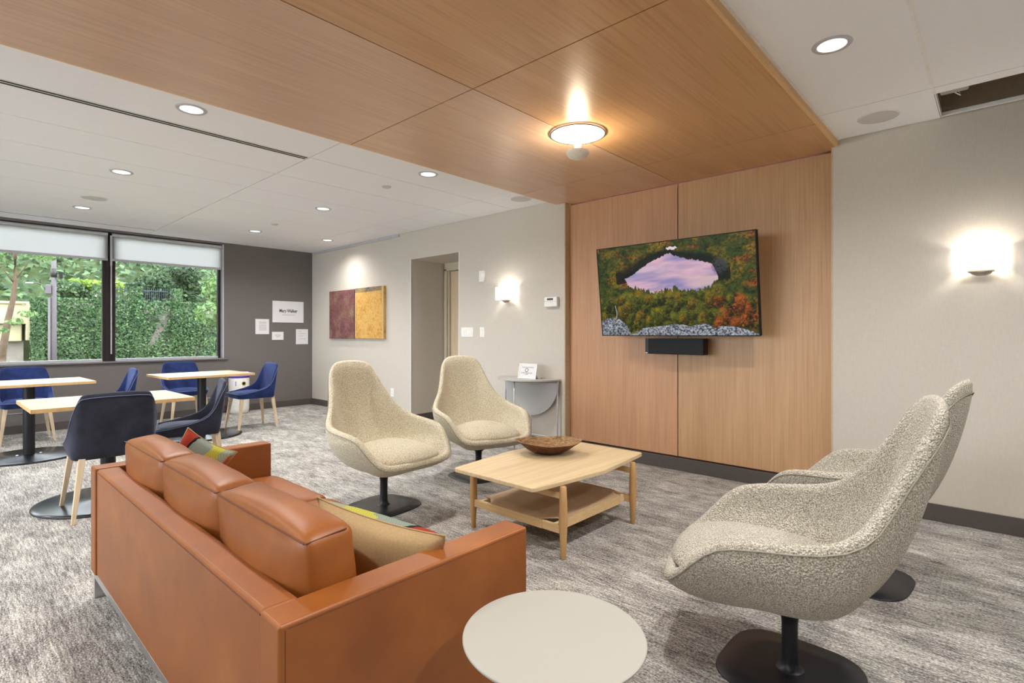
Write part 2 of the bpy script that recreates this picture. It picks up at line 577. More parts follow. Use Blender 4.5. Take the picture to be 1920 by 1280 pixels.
b = MB(); b.box(.255, .275, .025, .032, .3, 1.82); b.box(.765, .785, .025, .032, .3, 1.82); b.box(.255, .785, .025, .032, 1.80, 1.82); b.build('glazing_bead', 'oak_leg', dr)
dr['kind'] = 'structure'
# lobby seen through the door pane
b = MB(); b.box(AX0 - 1.5, AX1 + 2.2, AY + 2.6, AY + 2.7, 0, 2.6); b.box(AX0 - 1.6, AX0 - 1.5, AY + .1, AY + 2.7, 0, 2.6)
b.box(AX1 + 2.2, AX1 + 2.3, AY + .1, AY + 2.7, 0, 2.6); b.box(AX0 - 1.6, AX1 + 2.3, AY + .1, AY + 2.7, 2.6, 2.65)
struct(b.build('wall_lobby', 'white_top'))
b = MB(); b.box(AX0 - 1.6, AX1 + 2.3, AY + .0, AY + 2.7, -.1, 0); struct(b.build('floor', 'carpet'))
light('lobby_light', 'AREA', (AX0 + .8, AY + 1.3, 2.5), 60, (1, .98, .95), .8)

# window wall
WZ0, WZ1 = .832, 2.545
WY1 = 2.935
mull = [1.549, .150, -1.25, -2.65]
b = MB()
b.box(XW - .2, XW, WY1, YW + .1, 0, H + .02)
b.box(XW - .2, XW, YB, WY1, 0, WZ0 - .02)
b.box(XW - .2, XW, YB, WY1, WZ1, H + .02)
b.box(XW - .2, XW, YB, -3.3, WZ0 - .02, WZ1)
struct(b.build('wall_left', 'charcoal'))
b = MB(); b.box(XW - .16, XW + .03, -3.3, WY1 + .06, WZ0 - .022, WZ0)
struct(b.build('trim_6', 'sill', bevel=.004))
b = MB(); b.box(XW - .17, XW + .001, WY1 - .012, WY1 + .006, WZ0, WZ1)
b.box(XW - .17, XW + .001, -3.306, -3.29, WZ0, WZ1)
struct(b.build('trim_7', 'grey_alu'))
edges = [WY1 - .012] + mull + [-3.29]
shade_lab = {0: 'white roller shade over right window pane, drawn a little way down', 1: 'white roller shade over left window pane, cut by photo edge'}
for i, (ya, yb) in enumerate(zip(edges, edges[1:])):
    w = thing('window_%d' % (i + 1), None, None)
    w['kind'] = 'structure'
    hi = ya - (.035 if i else 0); lo = yb + .035
    b = MB()
    fx0, fx1 = XW - .15, XW - .085
    f = .035
    b.box(fx0, fx1, hi - f, hi, WZ0, WZ1); b.box(fx0, fx1, lo, lo + f, WZ0, WZ1)
    b.box(fx0, fx1, lo + f, hi - f, WZ1 - f, WZ1)
    b.build('window_frame', 'bronze', w, bevel=.002)
    b = MB(); b.box(fx0, fx1, lo + f, hi - f, WZ0, WZ0 + .03); b.build('window_frame', 'grey_alu', w, bevel=.002)
    b = MB(); b.box(XW - .122, XW - .116, lo + f, hi - f, WZ0 + .03, WZ1 - f); b.build('window_pane', 'glass', w)
    if i < 4:
        b = MB(); b.box(XW - .17, XW - .075, yb - .035, yb + .035, WZ0, WZ1)
        b.build('mullion', 'bronze', w, bevel=.003)
    sh = thing('roller_shade', shade_lab.get(i, 'white roller shade over a window pane outside the photo, pane %s' % ('three', 'four', 'five')[i - 2] if i > 1 else ''), 'roller shade', (XW - .04, 0, 0), 0, 'roller shades along the window wall')
    s0, s1 = yb + .022, ya - (.022 if i else .006)
    b = MB()
    b.box(.0, .003, s0, s1, 2.195, 2.51); b.build('shade_cloth', 'shade_cloth', sh)
    b = MB(); b.box(-.006, .009, s0, s1, 2.165, 2.195); b.build('hem_bar', 'grey_alu', sh, bevel=.003)
    b = MB(); b.tube([(0.0, s0, 2.515), (0.0, s1, 2.515)], .022, 12); b.build('roller_tube', 'grey_alu', sh)
    if i < 2:
        b = MB(); b.box(.012, .022, yb + .006, yb + .020, .93, 2.1); b.box(-.01, .02, yb + .004, yb + .024, 2.1, 2.5)
        b.build('cord_guide', 'grey_alu', sh)

# other walls
b = MB()
FILL_WIN = [(-8.2, -6.1), (-5.9, -3.8), (-3.6, -1.5)]      # unseen windows added behind the camera for fill daylight
b.box(XW - .2, XE + .1, YB - .12, YB, 0, .55); b.box(XW - .2, XE + .1, YB - .12, YB, 2.45, H + .02)
ex = [XW - .2] + [q_ for p_ in FILL_WIN for q_ in p_] + [XE + .1]
for i in range(0, len(ex), 2): b.box(ex[i], ex[i + 1], YB - .12, YB, .55, 2.45)
for k, (xa, xb) in enumerate(FILL_WIN):
    w = thing('window_%d' % (k + 6), None, None); w['kind'] = 'structure'
    f_ = MB(); f_.box(xa, xb, YB - .09, YB - .03, .55, .60); f_.box(xa, xb, YB - .09, YB - .03, 2.40, 2.45)
    f_.box(xa, xa + .04, YB - .09, YB - .03, .60, 2.40); f_.box(xb - .04, xb, YB - .09, YB - .03, .60, 2.40)
    f_.build('window_frame', 'bronze', w)
    f_ = MB(); f_.box(xa + .04, xb - .04, YB - .065, YB - .06, .60, 2.40); f_.build('window_pane', 'glass', w)
struct(b.build('wall_front', 'wallpaper'))
b = MB(); b.box(XE, XE + .12, YB, YW + .1, 0, H + .02); struct(b.build('wall_right', 'wallpaper'))
# baseboards
b = MB()
b.box(XW + .008, AX0 - .001, YW - .010, YW + .001, 0, .10)
b.box(AX1 + .001, PX0, YW - .010, YW + .001, 0, .10)
b.box(AX0 - .001, AX0 + .009, YW - .010, AY - .03, 0, .10)
b.box(AX1 - .009, AX1 + .001, YW - .010, AY - .03, 0, .10)
b.box(PX0 + .012, PX1 - .012, YW + .062, YW + .1, 0, .11)
b.box(PX1, XE, YW - .010, YW + .001, 0, .11)
struct(b.build('baseboard_back', 'base_rubber', bevel=.003))
b = MB(); b.box(XW - .001, XW + .010, YB, YW, 0, .10); struct(b.build('baseboard_left', 'base_rubber', bevel=.003))
b = MB(); b.box(XW - .001, XW + .006, YB, WY1 + .4, .24, .248); struct(b.build('trim_8', 'grey_alu'))

# ================================================================== CEILING FITTINGS
def downlight(x, y, z, label, group, power=P_DOWN, tint=WARM):
    t = thing('downlight', label, 'downlight', (x, y, z), 0, group)
    b = MB(); b.lathe([(.060, -.0015), (.064, -.0045), (.080, -.006), (.086, .0)], 32, cap=False); b.build('trim_ring', 'grey_alu', t, True)
    b = MB(); b.lathe([(0, -.0012), (.03, -.002), (.064, -.0035)], 28, cap=False); b.build('lens', 'lens', t, True)
    light('downlight_lamp', 'SPOT', (x, y, z - .02), power, tint, .045, None, None, R(158), 1.0, (0, 0, -1))
    return t
M['lens'] = emit('downlight_lens', (1, .97, .93, 1), 1.0)
dl = [(-3.65, 1.055, 'round white downlight nearest the left edge of the wood ceiling'),
      (-5.50, 1.06, 'round white downlight in the middle of the left ceiling, second from wood edge'),
      (-7.37, 1.07, 'round white downlight on the left ceiling nearest the window shades'),
      (-3.635, 2.87, 'round white downlight beside the wood ceiling, above the cream armchairs'),
      (-5.49, 2.88, 'round white downlight above the middle of the left ceiling, before the alcove'),
      (-7.36, 2.89, 'round white downlight in front of the charcoal wall end of the window'),
      (-7.29, 3.89, 'round white downlight close to the wall above the two paintings'),
      (-.594, 2.89, 'round white downlight on the right hand white ceiling')]
for x, y, l in dl:
    downlight(x, y, H, l, 'recessed downlights', P_DOWN * (.6 if y > 3.5 else 1))
for k, (x, y) in enumerate([(-.59, 1.06), (-.59, -.8), (-3.65, -.8), (-5.5, -.8), (-7.37, -.8), (.95, 2.89), (.95, 1.06), (-2.1, -1.9)]):  # extra unseen downlights, added to brighten the room
    downlight(x, y, H if k < 7 else ZW, 'added fill light downlight behind or beside the camera, out of view', 'added fill downlights out of view')

def speaker(x, y, label):
    t = thing('ceiling_speaker', label, 'ceiling speaker', (x, y, H), 0, 'ceiling speakers')
    b = MB(); b.lathe([(.112, .002), (.112, -.004), (.105, -.006)], 40, cap=False); b.build('rim', 'white_metal', t, True)
    b = MB(); b.lathe([(.106, -.0045), (0, -.007)], 40, cap=False); b.build('grille', 'grille', t, True)
speaker(-.575, 4.045, 'round grey ceiling speaker at right, next to the missing ceiling panel')
speaker(-3.60, 4.03, 'round grey ceiling speaker above the thermostat wall')
speaker(-6.76, 1.075, 'faint round ceiling speaker between two downlights at left')
for x, y, l in ((-4.23, 2.85, 'small round sprinkler cap beside the downlight above the cream armchairs'), (-6.71, 2.87, 'small round sprinkler cap farther off toward the charcoal wall')):
    b = MB(); b.lathe([(.042, .001), (.042, -.006), (.036, -.010), (0, -.011)], 28, cap=False)
    tag(b.build('sprinkler_cap', 'grille', None, True, loc=(x, y, H)), l, 'sprinkler cap', 'sprinkler caps')
t = thing('slot_diffuser', 'long linear air diffuser with two black slots in the left ceiling', 'air diffuser', (-4.0, 0, H))
b = MB(); b.box(-.036, .036, -3.5, 1.965, -.004, .004); b.build('frame', 'white_metal', t)
for dx in (-.017, .017):
    b = MB(); b.box(dx - .0095, dx + .0095, -3.45, 1.955, -.0052, .003); b.build('slot', 'black_plastic', t)
t = thing('slot_diffuser', 'thin shadow slot in the ceiling just in front of the roller shades', 'air diffuser', (-8.27, 0, H))
b = MB(); b.box(-.02, .02, -3.5, 1.965, -.003, .003); b.build('frame', 'ceiling', t)
b = MB(); b.box(-.007, .007, -3.45, 1.955, -.0042, .002); b.build('slot', 'base_rubber', t)
t = thing('picture_rail', 'white hanging rail at the ceiling above the paintings', 'rail', (0, YW, H))
b = MB(); b.box(-8.63, -6.125, -.018, 0, -.035, 0); b.build('rail', 'grey_alu', t, bevel=.002)
t = thing('junction_box', 'pale plastic box with wires showing inside the open ceiling', 'junction box', (-.21, 4.02, H + .05))
b = MB(); b.box(-.06, .07, -.06, .07, 0, .05); b.build('box_body', 'white_top', t, bevel=.01)
b = MB(); b.tube([(0, .07, .01), (.03, .10, -.01), (.02, .12, .03)], .003, 6); b.build('wire', 'white_plastic', t)
t = thing('data_cable', 'dark blue cable lying in the open ceiling at the photo edge', 'cable', (.2, 4.1, H + .06))
b = MB(); b.tube([(-.2, .0, .08), (0, -.05, .02), (.2, -.08, -.02), (.5, -.1, .05)], .006, 6); b.build('cable', 'fence_black', t)

# ceiling lamp with large funnel reflector and small cup below
M['funnel'] = emit('glowing_funnel', (1, .93, .80, 1), 1.5)
M['cup'] = plain('white_cup', lin(232, 228, 220), .4)
t = thing('ceiling_lamp', 'glowing white funnel shaped lamp with small cup on the wood ceiling', 'ceiling lamp', (-2.07, 2.885, ZW))
b = MB(); b.lathe([(.178, -.009), (.12, -.014), (.06, -.026), (.034, -.048), (.022, -.085), (.020, -.112)], 56, cap=False); b.build('reflector', 'funnel', t, True)
b = MB(); b.lathe([(.177, -.008), (.1815, -.007), (.1815, -.0125), (.177, -.0115), (.177, -.008)], 56, cap=False); b.build('rim', 'bronze', t, True)
b = MB(); b.lathe([(.03, 0), (.03, -.04), (.026, -.04)], 24); b.build('ceiling_mount', 'white_metal', t, True)
b = MB(); b.lathe([(.077, -.122), (.076, -.135), (.06, -.158), (.03, -.172), (0, -.175)], 40, cap=False); b.build('cup', 'cup', t, True)
light('lamp_bulb', 'POINT', (-2.07, 2.885, ZW - .118), P_LAMP, (1, .85, .62), .03)

# ================================================================== WALL FITTINGS
M['sconce_glass'] = emit('opal_sconce', (1, .96, .90, 1), 2.2)
def sconce(x, z, label):
    t = thing('wall_sconce', label, 'wall sconce', (x, YW, z), 0, 'wall sconces')
    b = MB()
    w, d, h, th = .118, .10, .07, .006
    b.box(-w, w, -d, -d + th, -h, h); b.box(-w, -w + th, -d + th, -.012, -h, h); b.box(w - th, w, -d + th, -.012, -h, h)
    b.build('shade', 'sconce_glass', t)
    b = MB(); b.box(-.05, .05, -.012, 0, -.05, .05); b.build('wall_plate', 'nickel', t)
    b = MB(); b.box(-.062, .062, -.085, -.012, -.082, -.070)
    b.lathe([(.055, -.082), (.045, -.094), (.022, -.104), (0, -.106)], 20, (0, -.05), 1, .65)
    b.build('bracket', 'nickel', t, bevel=.002)
    light('sconce_bulb', 'POINT', (x, YW - .055, z + .02), P_SCONCE, (1, .93, .82), .022)
    return t
sconce(-.092, 1.655, 'lit box shaped wall sconce at the far right of the photo')
sconce(-4.05, 1.648, 'lit box shaped wall sconce between the alcove and thermostat')

t = thing('thermostat', 'white wall thermostat with grey display beside the wood wall', 'thermostat', (-3.43, YW, 1.528))
b = MB(); b.box(-.085, .085, -.042, 0, -.05, .05); b.build('housing', 'white_plastic', t, bevel=.008)
b = MB(); b.box(-.045, .035, -.0435, -.042, .018, .038); b.build('display', 'ink', t)
b = MB(); b.box(-.083, .083, -.0435, -.041, .004, .007); b.build('cover_seam', 'ink_pale', t)
t = thing('wall_sensor', 'tall white wall sensor above the light switches', 'sensor', (-4.48, YW, 1.872))
b = MB(); b.box(-.04, .04, -.022, 0, -.066, .066); b.build('housing', 'white_plastic', t, bevel=.006)
b = MB(); b.box(-.022, .022, -.026, -.02, -.045, .045); b.build('lens', 'white_plastic', t, bevel=.004)
def plate(name, x, z, w, h, label, cat, n):
    t = thing(name, label, cat, (x, YW, z))
    b = MB(); b.box(-w / 2, w / 2, -.006, 0, -h / 2, h / 2); b.build('cover_plate', 'white_plastic', t, bevel=.002)
    for k in range(n):
        cx = (k - (n - 1) / 2) * .046
        if cat == 'outlet':
            for dz in (-.02, .02):
                b = MB(); b.lathe([(.016, -.004), (.016, 0)], 16); o = b.build('socket', 'paper', t, loc=(cx, -.006, dz)); o.rotation_euler = (-PI / 2, 0, 0)
        else:
            b = MB(); b.box(cx - .016, cx + .016, -.0095, -.005, -.033, .033); b.build('rocker', 'white_plastic', t, bevel=.002)
plate('light_switch', -4.742, 1.218, .21, .115, 'wide white light switch plate beside the alcove corner', 'light switch', 4)
plate('light_switch', -4.483, 1.217, .075, .115, 'narrow white switch plate right of the wide switch plate', 'light switch', 1)
plate('wall_outlet', -6.297, .373, .075, .115, 'white wall outlet low on the wall left of the alcove', 'outlet', 1)

# paintings
def canvas(name, cols, sc, dist, seed):
    t = NT(name)
    a = t.noise(t.coord((1, 1, 1)), sc, 6, .75, dist)
    tc = t.coord((1.0, 1, 1), (0, 0, 0)); c = t.noise(tc, 3 + seed, 3, .6)
    k = t.mix(.35, a, c)
    t.col(t.ramp(k, [(.40 + .05 * i, cc) for i, cc in enumerate(cols)]))
    t.bump(a, .4, .004)
    return t.set(.8, 0, .3)
M['paint_red'] = canvas('oil_paint_russet', [lin(62, 54, 70), lin(104, 66, 72), lin(134, 82, 76), lin(116, 98, 90), lin(160, 130, 104)], 34, 2.5, 2)
M['paint_ochre'] = canvas('oil_paint_ochre', [lin(176, 130, 64), lin(200, 150, 74), lin(206, 162, 88), lin(214, 172, 104)], 30, .8, 1)
M['paint_band'] = canvas('oil_paint_band', [lin(70, 66, 84), lin(106, 98, 104), lin(140, 124, 96), lin(170, 146, 96)], 46, 1.5, 1)
M['wood_strip'] = plain('raw_wood_strip', lin(196, 168, 120), .7)
t = thing('painting', 'square abstract painting in mottled russet and purple', 'painting', (-7.62, YW, 1.50), 0, 'pair of abstract canvases')
b = MB(); b.box(-.38, .375, -.04, -.002, -.378, .378); b.build('canvas', 'paint_red', t, bevel=.003)
t = thing('painting', 'square abstract painting in mottled ochre with dark band along top', 'painting', (-6.84, YW, 1.505), 0, 'pair of abstract canvases')
b = MB(); b.box(-.375, .385, -.04, -.002, -.378, .378); b.build('canvas', 'paint_ochre', t, bevel=.003)
b = MB(); b.box(-.375, .33, -.0425, -.040, .315, .378); b.build('dark_band', 'paint_band', t)
b = MB(); b.box(.345, .386, -.043, -.040, -.379, .379); b.build('edge_strip', 'wood_strip', t)
b = MB(); b.box(-.376, -.352, -.043, -.04, -.379, .31); b.build('edge_strip', 'wood_strip', t)

# papers on the charcoal wall
def paper(name, y0, y1, z0, z1, label, cat, rows, title=None):
    t = thing(name, label, cat, (XW, (y0 + y1) / 2, (z0 + z1) / 2))
    w, h = (y1 - y0) / 2, (z1 - z0) / 2
    b = MB(); b.box(.001, .006, -w, w, -h, h); b.build('sheet', 'paper', t)
    if rows:
        b = MB()
        for (za, zb, ya, yb) in rows: b.box(.006, .0066, ya * w, yb * w, za * h, zb * h)
        b.build('printed_lines', 'ink_pale', t)
    if title:
        f = bpy.data.curves.new('lettering', 'FONT'); f.body = title; f.size = .072; f.align_x = 'CENTER'; f.align_y = 'CENTER'; f.extrude = .0004; f.offset = .0014
        f.materials.append(M['ink'])
        tmp = bpy.data.objects.new('lettering_curve', f); C.objects.link(tmp)
        dg = bpy.context.evaluated_depsgraph_get()
        fm = bpy.data.meshes.new_from_object(tmp.evaluated_get(dg)); bpy.data.objects.remove(tmp); bpy.data.curves.remove(f)
        o = bpy.data.objects.new('lettering', fm); C.objects.link(o); o.parent = t
        o.location = (.0072, 0, .015); o.rotation_euler = (PI / 2, 0, PI / 2); o.scale = (.78, 1.05, 1)
rows = [(z, z + .045, -.5, .62) for z in (.62, .5, .38, .2, .08, -.04, -.16, -.28, -.4, -.52)]
paper('wall_sign', 3.668, 4.185, 1.382, 1.732, 'large white name sign on the charcoal wall, biggest of four sheets', 'sign', [(-.30, -.26, -.42, .44)], 'Mary Walker')
paper('notice_sheet', 3.402, 3.613, 1.192, 1.432, 'upright white notice left of and below the large name sign', 'notice', rows)
paper('notice_sheet', 3.660, 3.846, 1.098, 1.229, 'small landscape white card below the large name sign', 'notice', [(.2, .3, -.5, .5), (-.05, .05, -.4, .5), (-.3, -.2, -.3, .3)])
paper('notice_sheet', 4.056, 4.264, 1.022, 1.274, 'upright white notice at the right near the room corner', 'notice', [(.7, .74, -.6, -.1), (.4, .44, -.6, .6), (.1, .14, -.6, .2), (-.3, -.26, -.6, .6)])

# ================================================================== TELEVISION
tv = thing('television', 'large flat television showing a forest lake, tilted down on wood wall', 'television', (-2.025, 4.185, 1.180))
tv.rotation_euler = (R(7.2), 0, 0)
TWd, THt = 1.392, .795
b = MB(); b.box(-TWd / 2, TWd / 2, .004, .045, 0, THt); b.build('housing', 'black_plastic', tv, bevel=.004)
b = MB()
q = .007
b.box(-TWd / 2, TWd / 2, -.004, .006, 0, q); b.box(-TWd / 2, TWd / 2, -.004, .006, THt - q, THt)
b.box(-TWd / 2, -TWd / 2 + q, -.004, .006, q, THt - q); b.box(TWd / 2 - q, TWd / 2, -.004, .006, q, THt - q)
b.build('bezel', 'black_plastic', tv)
b = MB(); b.box(-.2, .2, .045, .266, .32, .50); b.build('wall_bracket', 'black_metal', tv)

def vnoise(x, y, seed):
    """value noise on arrays"""
    xi, yi = np.floor(x).astype(int), np.floor(y).astype(int)
    xf, yf = x - xi, y - yi
    def h(a, c):
        n = (a * 374761393 + c * 668265263 + seed * 1442695041) & 0xffffffff
        n = ((n ^ (n >> 13)) * 1274126177) & 0xffffffff
        return ((n ^ (n >> 16)) & 0xffff) / 65535.0
    u, v_ = xf * xf * (3 - 2 * xf), yf * yf * (3 - 2 * yf)
    return (h(xi, yi) * (1 - u) + h(xi + 1, yi) * u) * (1 - v_) + (h(xi, yi + 1) * (1 - u) + h(xi + 1, yi + 1) * u) * v_
def fbm(x, y, seed, o=4):
    s, a, n = 0, 1, 0
    for k in range(o):
        s = s + a * vnoise(x * 2 ** k, y * 2 ** k, seed + k * 17); n += a; a *= .55
    return s / n
NX, NY = 420, 238
U, V = np.meshgrid(np.linspace(0, 1, NX), np.linspace(0, 1, NY))      # V from bottom
def c3(r, g, b_): return np.array(lin(r, g, b_)[:3])
def lerp(a, c, t_): return a + (c - a) * t_[..., None]
img = np.zeros((NY, NX, 3))
T = 1 - V                                                            # 0 at top
clump = fbm(U * 34, T * 26, 3); fine_n = fbm(U * 110, T * 80, 9, 3); big = fbm(U * 6, T * 5, 21)
grn = lerp(np.broadcast_to(c3(14, 28, 14), img.shape), np.broadcast_to(c3(92, 104, 34), img.shape), np.clip((clump * .6 + fine_n * .6 - .3) * 1.6, 0, 1))
aut = lerp(np.broadcast_to(c3(60, 26, 16), img.shape), np.broadcast_to(c3(236, 110, 40), img.shape), np.clip((fine_n - .25) * 1.8, 0, 1))
yel = lerp(np.broadcast_to(c3(66, 62, 16), img.shape), np.broadcast_to(c3(206, 160, 40), img.shape), np.clip((fine_n - .2) * 1.6, 0, 1))
img[:] = grn
img = img * np.interp(T, [0, .35, .6, 1], [.75, .8, 1, 1])[..., None]
img = lerp(img, yel, np.clip((fbm(U * 9, T * 7, 40) - .53) * 3.0, 0, .6))
aw = np.clip((fbm(U * 10, T * 8, 60) - .56) * 4, 0, .7)
aw = np.maximum(aw, np.clip(1.35 - np.hypot((U - .93) / .12, (T - .80) / .15), 0, 1) * np.clip(clump * 2.2 - .5, 0, 1))
img = lerp(img, aut, aw)
# dark far shore band around the lake
def lake_edges(u):
    left, right = .185, .79
    top = np.interp(u, [.185, .24, .30, .36, .44, .50, .56, .62, .70, .755, .775, .79], [.37, .335, .27, .215, .165, .125, .17, .205, .235, .275, .33, .40])
    bot = np.interp(u, [.185, .23, .28, .33, .37, .40, .44, .52, .58, .66, .70, .745, .775, .79], [.37, .45, .475, .50, .53, .62, .52, .50, .52, .55, .545, .50, .47, .42])
    return left, right, top, bot
l_, r_, tp, bt = lake_edges(U)
jag = (fbm(U * 90, T * 4, 77, 3) - .5)
tp = tp + jag * .03; bt = bt + jag * .10
dist_top = tp - T
dark = np.clip(1 - np.abs(dist_top - .02) / np.interp(U, [.12, .3, .44, .5, .6, .8], [.13, .15, .06, .03, .07, .11]), 0, 1) * ((U > .13) & (U < .86)) * (T < tp + .05)
img = lerp(img, np.broadcast_to(c3(6, 18, 16), img.shape), np.clip(dark * 1.6, 0, .93))
ban = np.clip(1.15 - np.hypot((U - .235) / .11, (T - .37 + (U - .235) * .6) / .085), 0, 1) * (T < bt + .01)
img = lerp(img, np.broadcast_to(c3(5, 16, 14), img.shape), np.clip(ban * 3, 0, .95))
cl = fbm(U * 4.2 + T * 2, T * 11, 90, 4); cl2 = fbm(U * 3 + 5, T * 7, 95, 3)
sky = lerp(np.broadcast_to(c3(150, 140, 188), img.shape), np.broadcast_to(c3(230, 186, 200), img.shape), np.clip((cl - .32) * 2.6, 0, 1))
sky = lerp(sky, np.broadcast_to(c3(168, 190, 226), img.shape), np.clip((cl2 - .5) * 2.4, 0, .7) * np.clip((.6 - U) * 2, 0, 1))
sky = lerp(sky, np.broadcast_to(c3(244, 206, 190), img.shape), np.clip((cl2 - .52) * 3, 0, .6) * np.clip((U - .35) * 3, 0, 1))
inl = (U > l_) & (U < r_) & (T > tp) & (T < bt)
img[inl] = sky[inl]
pond = np.hypot((U - .52) / .035, (T - .075 - jag * .02) / .016) < 1
img[pond] = c3(232, 220, 220)
# tree crowns in the foreground: rounded tops with a lit upper left
rs = np.random.RandomState(5)
for k in range(170):
    cx_, cy_ = rs.rand(), .58 + .30 * rs.rand() ** 1.1
    if k < 34: cx_, cy_ = .18 + .62 * rs.rand(), .545 + .05 * rs.rand()
    rx, ry = .018 + .03 * rs.rand(), .045 + .06 * rs.rand()
    d = np.hypot((U - cx_) / rx, (T - cy_ - .03) / ry) + (fine_n - .5) * .9
    m_ = np.clip((1 - d) * 4, 0, 1)
    lit = np.clip(.62 - .38 * ((T - cy_) / ry) - .2 * ((U - cx_) / rx) + (fine_n - .5) * .9, 0, 1)
    kind = rs.rand()
    warm_side = cx_ > .78
    hi_c = c3(140, 142, 40) if kind < .55 else (c3(188, 150, 40) if kind < .85 else c3(96, 112, 38))
    if warm_side and kind > .4: hi_c = c3(226, 112, 44)
    lo_c = c3(22, 30, 12)
    cc = lerp(np.broadcast_to(lo_c, img.shape), np.broadcast_to(hi_c, img.shape), lit * lit * .95)
    img = lerp(img, cc, m_ * .9)
img = np.where(inl[..., None] | pond[..., None], img, img * np.array([.84, .86, .80]))
# slate scree patch at the right shore, birch trunk at left
sl = np.clip(1 - np.hypot((U - .80) / .05, (T - .30) / .10), 0, 1)
img = lerp(img, np.broadcast_to(c3(62, 62, 72), img.shape), np.clip(sl * 2, 0, .8) * (fine_n > .4))
bir = (np.abs(U - .115 + .004 * np.sin(T * 40)) < .0022) & (T > .66) & (T < .84)
img[bir] = c3(190, 190, 190)
# rocks along the bottom
rt = np.interp(U, [0, .05, .10, .14, .19, .215, .23, .30, .40, .50, .56, .62, .70, .735, .75, .80, .88, .95, .99, 1], [.83, .805, .805, .82, .90, .99, .99, .925, .905, .885, .885, .905, .875, .90, .93, .905, .915, .95, .98, .98])
rk = T > rt + (fbm(U * 50, T * 0 + 3, 5, 3) - .5) * .012
rkc = lerp(np.broadcast_to(c3(52, 58, 72), img.shape), np.broadcast_to(c3(196, 200, 208), img.shape), np.clip((fbm(U * 130, T * 90, 31, 2) - .28) * 1.8, 0, 1))
rkc = rkc * (1 - .45 * np.clip((T - .9) * 6, 0, 1) * (U < .2))[..., None]
img[rk] = rkc[rk]
# vertices of the screen surface carry the displayed picture
me = bpy.data.meshes.new('screen')
xs_ = (U - .5) * (TWd - 2 * q); zs_ = q + V * (THt - 2 * q)
co = np.stack([xs_, np.full_like(xs_, -.001), zs_], -1).reshape(-1, 3)
idx = np.arange(NX * NY).reshape(NY, NX)
fc = np.stack([idx[:-1, :-1], idx[:-1, 1:], idx[1:, 1:], idx[1:, :-1]], -1).reshape(-1, 4)
me.vertices.add(len(co)); me.vertices.foreach_set('co', co.ravel())
me.loops.add(fc.size); me.loops.foreach_set('vertex_index', fc.ravel())
me.polygons.add(len(fc)); me.polygons.foreach_set('loop_start', np.arange(0, fc.size, 4)); me.polygons.foreach_set('loop_total', np.full(len(fc), 4))
me.update(calc_edges=True)
ca = me.color_attributes.new('picture', 'FLOAT_COLOR', 'POINT')
ca.data.foreach_set('color', np.concatenate([img.reshape(-1, 3), np.ones((NX * NY, 1))], 1).astype(np.float32).ravel())
t = NT('screen_picture')
at = t.n('ShaderNodeAttribute'); at.attribute_name = 'picture'
t.b.inputs['Base Color'].default_value = (.01, .01, .01, 1)
t.l(at.outputs['Color'], t.b.inputs['Emission Color']); t.b.inputs['Emission Strength'].default_value = .70
t.set(.3, 0, .08)
me.materials.append(t.m)
so = bpy.data.objects.new('screen', me); C.objects.link(so); so.parent = tv

t = thing('sound_bar', 'black box speaker mounted on the wood wall under the television', 'sound bar', (-2.067, 4.33, 1.09))
b = MB(); b.box(-.235, .268, -.055, .03, -.068, .068); b.build('cabinet', 'black_plastic', t, bevel=.003)
b = MB(); b.box(-.23, .262, -.060, -.055, -.064, .064); b.build('grille', 'black_plastic', t)
b = MB(); b.box(-.267, -.235, -.053, .028, -.068, .068); b.build('end_cap', 'bronze', t, bevel=.002)
b = MB(); b.box(-.264, -.243, -.0555, -.053, -.062, -.056); b.build('badge', 'white_metal', t)
b = MB(); b.box(-.1, .1, .03, .092, -.04, .05); b.build('mount', 'black_metal', t)

# ================================================================== SHELLS
def catmull(pts, n):
    out = []
    P = [Vector(p) for p in pts]
    P = [P[0] * 2 - P[1]] + P + [P[-1] * 2 - P[-2]]
    m = len(pts) - 1
    for i in range(n + 1):
        u = i / n * m; k = min(int(u), m - 1); f = u - k
        a, b_, c, d = P[k:k + 4]
        out.append(.5 * ((2 * b_) + (c - a) * f + (2 * a - 5 * b_ + 4 * c - d) * f * f + (3 * b_ - a - 3 * c + d) * f ** 3))
    return out

def shell_surface(rim, ctl, p0, n=26, m=11, box=False):
    """rim: points from front centre round the left side to the back centre; ctl: (a1,a2,b2) per rim point"""
    # make the halves meet with a level tangent at both centres
    R_ = catmull([(p[0], p[1], p[2], ) for p in rim], n)
    K = catmull(ctl, n)
    R_[0].y = 0; R_[-1].y = 0
    full = [(r, k) for r, k in zip(R_, K)] + [(Vector((r.x, -r.y, r.z)), k) for r, k in zip(R_[-2:0:-1], K[-2:0:-1])]
    cols = []
    P0 = Vector(p0)
    for r, k in full:
        d = Vector((r.x - P0.x, r.y - P0.y, 0))
        if box:                      # flat underside, tight corner, straight wall
            B_ = Vector((k.x, k.y if r.y >= 0 else -k.y, P0.z)); e_ = B_ - P0; up = Vector((0, 0, 1))
            if abs(r.y) < 1e-6: B_.y = 0; e_ = B_ - P0
            Bu = B_ + up * .022
            cols.append([P0 + e_ * .4, P0 + e_ * .75, P0 + e_ * .93, P0 + e_ * .985 + up * .006, Bu, Bu.lerp(r, .3), Bu.lerp(r, .6), Bu.lerp(r, .85), r.copy()])
            continue
        P1 = P0 + d * k.x
        P2 = P0 + d * k.y + Vector((0, 0, (r.z - P0.z) * k.z))
        col = []
        for j in range(1, m + 1):
            t_ = j / m
            col.append(P0 * (1 - t_) ** 3 + P1 * 3 * t_ * (1 - t_) ** 2 + P2 * 3 * t_ * t_ * (1 - t_) + r * t_ ** 3)
        cols.append(col)
    return P0, cols, [r for r, k in full]

